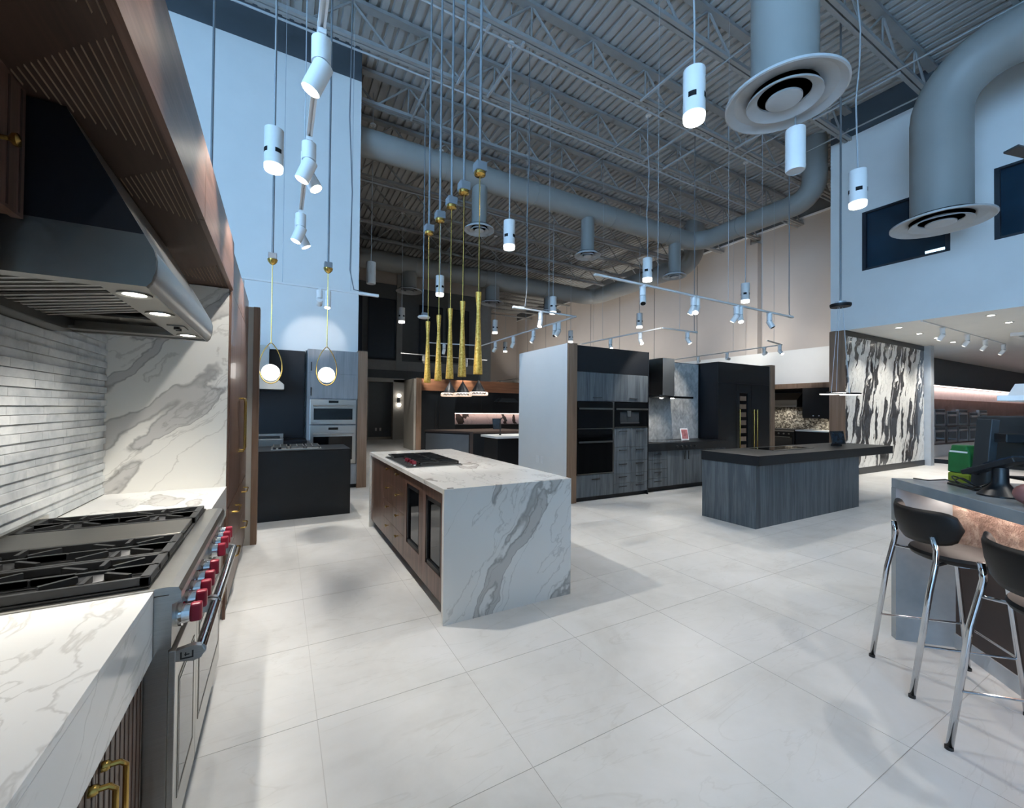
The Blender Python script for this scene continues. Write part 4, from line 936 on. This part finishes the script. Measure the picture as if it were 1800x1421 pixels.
# ================================================================== CHARCOAL ISLAND
t = thing('charcoal_island', 'charcoal ash island with thick overhanging black top', 'kitchen island', (6.6, 3.45, 0))
B('front_panel', 'ash_dark', t, 5.205, 7.925, 3.09, 3.112, 0, .79); B('end_panel', 'ash_dark', t, 5.205, 5.227, 3.112, 3.85, 0, .79); B('body', 'ash_dark', t, 5.227, 7.92, 3.112, 3.85, 0, .79); B('end_panel', 'ash_dark', t, 7.92, 7.93, 3.09, 3.85, 0, .79)
B('countertop', 'black_laminate', t, 5.195, 9.05, 3.05, 3.86, .79, .915, bev=.003)
t = thing('induction_strip', 'thin steel edged cooktop set in charcoal island top', 'cooktop', (6.7, 3.4, .915)); B('glass', 'black_glass', t, 6.15, 7.2, 3.40, 3.75, .9155, .92); B('steel_edge', 'steel', t, 6.15, 7.2, 3.375, 3.40, .9155, .924)
t = thing('tablet_stand', 'black tablet on stand on the charcoal island', 'tablet', (8.05, 3.4, .916))
o = MB().box(-.15, .15, -.008, .008, .03, .25, rot=(-.2, 0, 0)).build('tablet', 'black_plastic', None, bev=.003); o.parent = t
o = MB().box(-.135, .135, -.011, -.008, .045, .235, rot=(-.2, 0, 0)).build('screen', 'screen', None); o.parent = t
o = MB().prism([(0, 0), (.10, 0), (.03, .16)], -.06, .06, 'x').build('stand', 'black_plastic', None); o.parent = t; t.rotation_euler = (0, 0, -.2)

# ================================================================== BLACK AND WHITE MARBLE WALL
t = thing('marble_feature_wall', 'tall feature wall of bold black and white marble slabs', 'feature wall', (13.6, 4.85, 0))
B('core', 'black_matte', t, 11.40, 15.95, 4.72, 5.0, .0, 3.36); B('top_rail', 'black_laminate', t, 11.37, 15.95, 4.685, 4.72, 3.245, 3.37); B('base_rail', 'black_laminate', t, 11.40, 15.95, 4.675, 4.72, 0, .15)
PW = (15.95-11.37)/3
pm = mesh_only('marble_panel', MB().box(.003, PW-.003, -.025, 0, 0, 3.09), 'bw')
for k in range(3): put(pm, 'marble_panel', t, Vector((11.37+k*PW, 4.715, .153))-Vector((13.6, 4.85, 0)))
B('oak_end', 'oak', t, 11.345, 11.37, 4.685, 5.0, 0, 3.37)
struct(MB().box(15.96, 16.2, 4.55, 4.9, 0, 3.38).build('trim_10', 'steel_light'))
struct(B('trim_11', 'black_laminate', None, 16.2, 17.2, 4.86, 4.92, 0, .12)); struct(B('trim_12', 'black_laminate', None, 16.98, 17.04, 2.0, 4.86, 0, .12))
# ================================================================== APPLIANCE WALL (far right room)
wa = struct(B('wall_appliance', 'far_dark', None, 16.2, 34, 5.5, 5.7, 0, 3.4))
B('wall_appliance_panel', plain('pale_pink_panel', '#d9c6c2', .6), None, 18.4, 34, 5.46, 5.5, 1.96, 2.38)['kind'] = 'structure'
struct(B('wall_appliance_cladding', 'rose_stone', None, 18.4, 34, 5.445, 5.5, .40, 1.96)); struct(B('baseboard_appliance', 'white_paint', None, 18.4, 34, 5.36, 5.5, 0, .40))
t = thing('led_cove', 'glowing pink led strip above the wall of ovens', 'led strip', (26, 5.4, 2.4)); B('strip', 'led_soft', t, 18.4, 34, 5.40, 5.46, 2.395, 2.425); B('ledge', 'far_dark', t, 18.4, 34, 5.36, 5.5, 2.43, 2.46)
ld = bpy.data.lights.new('cove_light', 'AREA'); ld.shape = 'RECTANGLE'; ld.size = 12; ld.size_y = .05; ld.energy = 38; ld.color = (1, .82, .78); lo = bpy.data.objects.new('cove_light', ld); COL.objects.link(lo); lo.location = (24.5, 5.36, 2.38); lo.rotation_euler = (0, 0, 0)
names = ['leftmost upper', 'second upper', 'third upper', 'fourth upper', 'fifth upper', 'leftmost lower', 'second lower', 'third lower', 'fourth lower', 'fifth lower']
k = 0
for z0, z1 in ((1.05, 1.62), (.46, 1.02)):
    for q in range(5):
        x0 = 19.15 + q*1.12; x1 = x0+.92; hh = z1-(.0, .06, .0, .10, -.0)[q]*(z0 > 1)
        t = thing('display_oven', names[k] + ' built-in oven on the pink lit wall', 'oven', (x0, 5.4, z0), 'ovens on the pink lit wall'); k += 1
        o = B('housing', 'steel', t, x0, x1, 5.36, 5.44, z0, hh); B('door_glass', 'black_glass', o, x0+.09, x1-.09, 5.352, 5.36, z0+.07, hh-.19); B('control_strip', 'black_glass', o, x0+.05, x1-.05, 5.353, 5.36, hh-.11, hh-.03)
        MB().cyl((x0+.08, 5.33, hh-.15), (x1-.08, 5.33, hh-.15), .012, n=8).build('handle_bar', 'steel', t, smooth=True)
# low ceiling fittings
for x, y, lb in ((12.05, 3.96, 'nearest recessed downlight above marble feature wall'), (13.36, 4.01, 'second recessed downlight above marble feature wall'), (14.47, 4.01, 'third recessed downlight above marble feature wall'), (15.67, 4.03, 'fourth recessed downlight above marble feature wall'), (11.99, 2.56, 'recessed downlight in low ceiling at right edge'), (13.2, 2.57, 'recessed downlight deeper in low ceiling at right edge')):
    t = thing('recessed_downlight', lb, 'downlight', (x, y, 3.37), 'recessed downlights in the low ceiling')
    MB().lathe([(.05, .008), (.075, .006), (.08, .0), (.05, .0)], (x, y, 3.371), 20).build('ring', 'white_matte', t, smooth=True); MB().cyl((x, y, 3.374), (x, y, 3.378), .05, n=16).build('lens', 'lens_on', t)
    spot((x, y, 3.36), (x, y+.12, 0), 120, 100, .6, .05)
t = thing('ceiling_track', 'white track with four spots under the low ceiling', 'track light', (12.4, 3.3, 3.37)); B('rail', 'white_matte', t, 11.5, 17.2, 3.40, 3.43, 3.355, 3.379)
for x in (12.63, 14.2, 15.5, 17.0): head(t, (x, 3.41, 3.36), (x+.3, 4.7, 1.4), True, TRACK_W*.55)
tag(MB().box(15.0, 19, 1.6, 1.7, 3.30, 3.379).box(15.0, 15.1, 1.7, 2.8, 3.30, 3.379).box(15, 19, 2.8, 2.9, 3.30, 3.379).build('ceiling_frame', 'white_matte'), 'white rectangular tray frame on the low ceiling', 'ceiling frame')
# ================================================================== FAR RIGHT KITCHEN (black cabinets, mosaic)
XK = 14.75
t = thing('far_range_hood', 'steel fronted black hood over mosaic backsplash', 'range hood', (XK, 8.0, 1.6)); MB().prism([(14.98, 1.63), (14.35, 1.63), (14.35, 1.85), (14.7, 2.1), (14.98, 2.1)], 7.22, 8.6, 'y').build('canopy', 'steel_dark', t); B('rail', 'steel', t, 14.32, 14.35, 7.22, 8.6, 1.63, 1.67)
t = thing('far_wall_cabinet', 'black wall cabinet with round steel knobs beside far hood', 'cabinet', (XK, 6.8, 1.28)); B('body', 'black_matte', t, 14.45, 14.98, 6.0, 7.10, 1.28, 2.22); B('door', 'black_laminate', t, 14.43, 14.45, 6.0, 7.10, 1.29, 2.21)
for yy in (6.62, 6.78): turn('knob', [(.008, 0), (.008, .02), (.02, .03), (.001, .04)], (14.43, yy, 1.36), 'chrome', t, axis='-x')
t = thing('far_black_panel', 'black upper panel under walnut valance at far right', 'wall panel', (14.9, 7.6, 1.6)); B('panel', 'black_matte', t, 14.985, 14.999, 5.9, 10.5, 1.62, 2.215)
tag(B('wood_valance', 'oak', None, 14.40, 14.98, 5.6, 10.5, 2.222, 2.38), 'oak valance above the far black kitchen', 'valance')
tag(B('mosaic_backsplash', 'mosaic', None, 14.985, 14.999, 5.9, 10.5, .91, 1.62), 'glittering beige mosaic backsplash in far black kitchen', 'backsplash')
t = thing('far_range', 'black range with steel knobs before mosaic backsplash', 'range', (14.6, 7.9, 0)); B('body', 'black_laminate', t, 14.36, 14.95, 7.30, 8.75, .05, .88); B('cooktop', 'black_iron', t, 14.34, 14.95, 7.30, 8.75, .88, .91); B('front_rail', 'steel', t, 14.33, 14.36, 7.30, 8.75, .83, .88)
for k in range(6): turn('knob', [(.028, 0), (.024, .03), (.001, .032)], (14.355, 7.45+k*.16, .765), 'steel', t, axis='-x')
d = B('oven_door', 'black_glass', t, 14.345, 14.36, 7.36, 8.7, .2, .68); MB().cyl((14.31, 7.4, .66), (14.31, 8.66, .66), .014, n=8).build('handle_bar', 'steel', d, smooth=True)
t = thing('far_counter', 'black base units with pale counter beside far range', 'counter', (14.6, 6.6, 0)); B('body', 'black_matte', t, 14.4, 14.95, 5.6, 7.28, .0, .86); B('top', 'white_paint', t, 14.36, 14.95, 5.6, 7.28, .86, .90)
spot((14.5, 7.9, 1.62), (14.8, 7.9, .9), 25, 130, .6, .05); spot((14.6, 6.5, 1.27), (14.8, 6.5, .9), 18, 130, .6, .05)

# ================================================================== FAR LEFT KITCHEN (walnut valance, pink marble)
struct(B('wall_kitchen_end', 'beige_panel', None, 4.03, 4.11, 14.28, 15.6, 0, 2.5)); struct(B('trim_13', 'oak', None, 4.105, 4.285, 14.24, 14.3, 0, 2.52))
YL = 14.9
t = thing('black_tall_cabinets', 'tall black cabinet doors with long handles under walnut valance', 'cabinet', (4.9, 14.5, 0)); B('carcass', 'black_matte', t, 4.29, 5.62, 14.5, 15.49, 0, 2.1)
for x0, x1, xh in ((4.29, 4.94, 4.87), (4.945, 5.62, 5.01)):
    d = B('door', 'black_laminate', t, x0, x1, 14.47, 14.5, .05, 2.09); MB().cyl((xh, 14.44, .75), (xh, 14.44, 1.72), .012, n=8).build('long_handle', 'black_iron', d, smooth=True)
tag(MB().box(4.29, 9.4, 14.42, 14.5, 2.1, 2.52).box(9.3, 9.4, 9.8, 14.42, 2.1, 2.52).box(9.3, 9.4, 9.8, 10.0, .9, 2.1).build('walnut_valance', 'copper_wood'), 'glowing reddish walnut valance around the far kitchen', 'valance')
t = thing('black_wall_units', 'black upper wall units over pink marble backsplash', 'cabinet', (7.4, 15, 1.3)); B('body', 'black_matte', t, 5.63, 9.29, 14.95, 15.49, 1.29, 2.3); B('door', 'black_laminate', t, 5.63, 6.9, 14.93, 14.95, 1.30, 2.3); B('door', 'black_laminate', t, 6.905, 7.4, 14.93, 14.95, 1.30, 2.3); MB().prism([(7.45, 1.75), (8.4, 1.75), (8.2, 1.9), (7.65, 1.9)], 14.6, 14.95, 'y').build('hood_canopy', 'grey_plastic', t)
tag(B('marble_backsplash', 'pink_marble', None, 5.63, 9.3, 15.44, 15.49, .86, 1.29), 'pink white marble backsplash with dark branching veins', 'backsplash')
tag(B('undercabinet_led', 'led', None, 5.7, 9.2, 15.30, 15.34, 1.275, 1.289), 'led strip glowing under black wall units', 'led strip')
t = thing('far_back_counter', 'black base units under the pink marble backsplash', 'counter', (7.4, 15, 0)); B('body', 'black_matte', t, 5.63, 9.3, 14.9, 15.45, 0, .82); B('top', 'black_laminate', t, 5.63, 9.3, 14.85, 15.435, .82, .86)
struct(B('wall_kitchen_back', 'far_dark', None, 4.1, 9.4, 15.5, 15.6, 0, 2.52))
t = thing('dark_island', 'dark far island with grey end panel under cone pendants', 'kitchen island', (4.6, 9.9, 0))
pl = [(4.05, 9.22), (6.1, 9.12), (5.4, 10.6), (3.23, 10.39)]
MB().prism(pl, .0, .875).build('body', 'black_laminate', t); MB().prism([(p_[0]+(p_[0]-4.7)*.01, p_[1]+(p_[1]-9.8)*.01) for p_ in pl], .875, .92).build('countertop', 'brown_panel', t)
dv = (Vector((3.23, 10.39))-Vector((4.05, 9.22))); nn = Vector((dv.y, -dv.x)).normalized()*-.012
def along(a, b_): return (4.05+dv.x*a+nn.x*b_, 9.22+dv.y*a+nn.y*b_)
MB().prism([along(.08, 0), along(.98, 0), along(.98, 1), along(.08, 1)], .03, .84).build('grey_end_panel', 'far_dark', t); MB().prism([along(0, 0), along(.06, 0), along(.06, 1), along(0, 1)], 0, .875).build('edge_strip', 'brown_panel', t)
t = thing('white_edge_counter', 'short black counter with white stone edge behind pale partition', 'counter', (4.6, 7.8, 0)); B('body', 'black_matte', t, 3.86, 5.4, 7.55, 8.2, 0, .86); B('top', 'white_paint', t, 3.80, 5.4, 7.5, 8.25, .87, .915, bev=.004)
t = thing('sink_tap', 'small black tap on the white edged counter', 'tap', (4.12, 7.95, .915)); MB().tube([(4.12, 7.95, .915), (4.12, 7.95, 1.2), (4.13, 7.93, 1.27), (4.16, 7.88, 1.29), (4.19, 7.83, 1.27), (4.2, 7.8, 1.22)], .012, n=8).build('spout', 'black_iron', t, smooth=True); MB().cyl((4.12, 7.95, .915), (4.12, 7.95, .94), .025, n=12).build('base', 'black_iron', t)
t = thing('tablet_stand', 'small tablet beside cooktop on the far dark island', 'tablet', (5.2, 10.2, .928)); o = MB().box(-.12, .12, -.008, .008, 0, .28, rot=(-.2, 0, 0)).build('screen', 'screen', None); o.parent = t
o = MB().box(-.125, .125, .0, .016, -.005, .285, rot=(-.2, 0, 0)).build('frame', 'black_plastic', None); o.parent = t
# far wall sconce and outlets
t = thing('wall_sconce', 'two-bulb black sconce on the pale far column', 'wall lamp', (4.83, YF-.32, 1.8)); B('plate', 'black_iron', t, 4.77, 4.89, YF-.34, YF-.3, 1.72, 1.95)
for zz in (1.62, 2.05): MB().sphere((4.83, YF-.42, zz), .09, 16).build('bulb', 'globe', t, smooth='all')
for x, lb in ((3.88, 'left of two white outlets on the charcoal far panel'), (4.08, 'right of two white outlets on the charcoal far panel')):
    o = tag(B('wall_outlet', 'white_matte', None, x-.04, x+.04, YF-.015, YF, .40, .54), lb, 'outlet')

# ================================================================== BAR
RB = math.radians(225)
t = thing('bar_counter', 'grey stone bar with rough brown stone base and underglow', 'bar counter', (3.545, 1.204, 0), rotz=RB)
B('countertop', 'bar_top', t, .0, 2.3, 0, .72, .98, 1.04, bev=.003); B('end_leg', 'bar_top', t, 0, .05, .0, .72, 0, .98)
B('base_panel', 'brown_panel', t, .05, 2.3, .31, .66, .09, .66); B('stone_cladding', 'stone', t, .05, 2.3, .295, .66, .66, .978); B('plinth_strip', 'steel_light', t, .05, 2.3, .30, .66, 0, .09)
B('underglow_strip', 'led', t, .06, 2.3, .255, .27, .965, .979)
ld = bpy.data.lights.new('underglow', 'AREA'); ld.shape = 'RECTANGLE'; ld.size = 2.2; ld.size_y = .02; ld.energy = 5; ld.color = (1, .87, .80); lo = bpy.data.objects.new('underglow', ld); COL.objects.link(lo); lo.parent = t; lo.location = (1.15, .25, .96); lo.rotation_euler = (0, 0, 0)
def bar_thing(name, label, cat, x, y, rz=0.0):
    v = Matrix.Rotation(RB, 3, 'Z') @ Vector((x, y, 0)) + Vector((3.545, 1.204, 1.04)); return thing(name, label, cat, v, rotz=RB+rz)
t = bar_thing('shopping_bag', 'green and lime carrier bag at the bar end', 'bag', .115, .325, .3)
MB().prism([(-.066, -.05), (.066, -.05), (.066, .05), (-.066, .05)], .0, .065).build('lime_base', 'lime', t, bev=.01)
MB().prism([(-.066, .065), (.066, .065), (.062, .185), (.045, .215), (.045, .235), (-.045, .235), (-.045, .215), (-.062, .185)], -.05, .05, 'y').build('green_body', 'green', t, bev=.008); MB().box(-.05, .05, -.052, -.047, .19, .2).build('handle_slot', 'white_matte', t)
t = bar_thing('monitor', 'large dark monitor seen from behind on the bar', 'monitor', .27, .30, .12)
MB().prism([(-.10, -.10), (.12, -.13), (.16, .02), (.05, .12), (-.09, .09)], 0, .012).build('foot_plate', 'black_plastic', t, bev=.003)
MB().box(-.05, .05, -.02, .02, .01, .40, rot=(-.08, 0, -.05)).build('stand_column', 'grey_plastic', t, bev=.004)
MB().cyl((-.01, -.024, .095), (-.01, -.016, .095), .022, n=16).build('cable_hole', 'black_gap', t)
MB().box(.02, .12, .02, .16, .27, .32).build('mount_arm', 'black_plastic', t, bev=.005)
MB().box(-.25, .42, .16, .19, .13, .42, rot=(-.06, 0, .0), at=(0, .16, .13)).build('screen_shell', 'grey_plastic', t, bev=.01); MB().box(-.24, .41, .188, .195, .14, .41, rot=(-.06, 0, 0), at=(0, .16, .13)).build('screen', 'screen', t)
t = bar_thing('card_terminal', 'black tilted payment terminal on round stand', 'payment terminal', .55, .20, .0)
MB().lathe([(.001, 0), (.085, 0), (.085, .008), (.045, .05), (.032, .07), (.03, .15), (.001, .155)], (0, 0, 0), 24, (True, False)).build('stand', 'black_plastic', t, smooth=True)
MB().box(-.13, .10, -.07, .07, .15, .175, rot=(0, -.42, .5), at=(0, 0, .15)).build('tray', 'black_plastic', t, bev=.005); MB().box(-.03, .09, -.055, .055, .176, .184, rot=(0, -.42, .5), at=(0, 0, .15)).build('screen', 'screen', t)
for q in range(3):
    for w_ in range(3): MB().box(-.11+q*.025, -.095+q*.025, -.045+w_*.033, -.02+w_*.033, .175, .181, rot=(0, -.42, .5), at=(0, 0, .15)).build('key', 'grey_plastic', t)
t = bar_thing('cable_bundle', 'black cables looping behind the payment terminal', 'cable', .42, .20)
MB().tube([(.10*math.cos(a*.7)-.02+.02*math.sin(a*2.2), .05*math.sin(a*.9), .02+.022*(1+math.sin(a*1.7))) for a in [q*.35 for q in range(40)]], .004, n=6).build('loop', 'black_plastic', t, smooth='all'); MB().tube([(-.05, 0, .02), (-.18, -.05, .035), (-.28, -.08, .012), (-.40, -.09, .006)], .004, n=6).build('lead', 'black_plastic', t, smooth='all')
t = bar_thing('paper_tag', 'orange tag lying on black tray behind terminal', 'tag', .62, .36); MB().prism([(-.05, -.02), (.03, -.03), (.06, .0), (.0, .03)], .10, .135).build('tag_card', 'orange', t); MB().box(-.16, .28, -.07, .07, .085, .10).build('tray', 'black_plastic', t, bev=.004); MB().cyl((0, 0, 0), (0, 0, .086), .02, n=12).build('tray_post', 'black_plastic', t)
t = bar_thing('pink_pouch', 'dusky pink rounded pouch at right end of bar', 'pouch', .825, .15); MB().sphere((0, 0, .055), .075, 20, (1, 1, .73)).build('pouch', 'pink', t, smooth='all'); MB().tube([(-.05, .0, .088), (-.02, 0, .106), (.02, 0, .108), (.05, 0, .09)], .004, n=6).build('zip', 'brass', t, smooth='all')
# ================================================================== STOOLS
def stool(x, y, label):
    t = thing('bar_stool', label, 'bar stool', (x, y, 0), 'black and chrome bar stools at the bar', rotz=RB)
    # local: origin between the rear feet, +y towards the bar, +x along the bar towards the camera
    for s_ in (-1, 1):
        MB().tube([(s_*.187, 0, 0), (s_*.187, .075, .55), (s_*.180, .105, .70), (s_*.172, .112, .76), (s_*.165, .098, .83)], .0135, n=12).build('rear_leg', 'chrome', t, smooth='all')
        MB().tube([(s_*.187, .46, 0), (s_*.172, .40, .60), (s_*.165, .37, .675)], .0125, n=12).build('front_leg', 'chrome', t, smooth='all')
        MB().cyl((s_*.178, .04, .265), (s_*.178, .44, .265), .006, n=8).build('side_rung', 'chrome', t, smooth=True)
        for yy in (0, .46): MB().cyl((s_*.187, yy, 0), (s_*.187, yy, .014), .0155, n=10).build('foot_cap', 'black_plastic', t)
        MB().cyl((s_*.175, .105, .685), (s_*.10, .2, .685), .008, n=8).build('seat_bracket', 'chrome', t, smooth=True)
    MB().cyl((-.178, .435, .265), (.178, .435, .265), .006, n=8).build('foot_rung', 'chrome', t, smooth=True)
    MB().lathe([(.001, 0), (.16, .0), (.185, .012), (.195, .03), (.188, .045), (.15, .052), (.001, .048)], (0, .30, .68), 36).build('seat', 'black_leather', t, smooth=True); MB().cyl((0, .30, .668), (0, .30, .682), .12, n=20).build('seat_plate', 'chrome', t)
    # curved leather backrest shell
    m = MB(); n = 22; ring = []
    for q in range(n+1):
        u = -1+2*q/n; a = u*1.02; R = .265
        cx_, cy_ = R*math.sin(a), .335-R*math.cos(a)*1.0
        h = .088*(1-abs(u)**7)**.5+.004; zc = .865+.02*u*u
        col = []
        for w_ in range(8):
            b_ = w_/8*2*PI; th = .015*(1-abs(u)**4)**.5+.002
            off = math.cos(b_)*th; zz = zc + math.sin(b_)*h; lean = -(zz-zc)*.18
            col.append(m.bm.verts.new((cx_+math.sin(a)*(off+lean*-1), cy_-math.cos(a)*(off-lean), zz)))
        ring.append(col)
    for q in range(n):
        for w_ in range(8): m.bm.faces.new((ring[q][w_], ring[q][(w_+1) % 8], ring[q+1][(w_+1) % 8], ring[q+1][w_]))
    m.bm.faces.new(ring[0][::-1]); m.bm.faces.new(ring[-1])
    m.build('backrest', 'black_leather', t, smooth='all')
stool(3.008, 1.026, 'whole black leather bar stool with chrome legs at the bar end'); stool(2.448, .547, 'nearer black bar stool cut off by the right edge')
# white slab lamp behind the bar
t = thing('square_pendant', 'white square pendant lamp cut off at right edge', 'pendant light', (5.35, .75, 1.58))
MB().box(5.05, 5.75, .45, 1.05, 1.575, 1.62).build('shade_rim', 'white_matte', t, bev=.006); MB().prism([(5.09, 1.62), (5.71, 1.62), (5.5, 1.72), (5.3, 1.72)], .5, 1.0, 'y').build('shade_top', 'white_matte', t); MB().cyl((5.4, .75, 1.7), (5.4, .75, CHORD), .006, n=6).build('cord', 'steel_light', t); B('diffuser', 'lens_off', t, 5.1, 5.7, .5, 1.0, 1.571, 1.576)
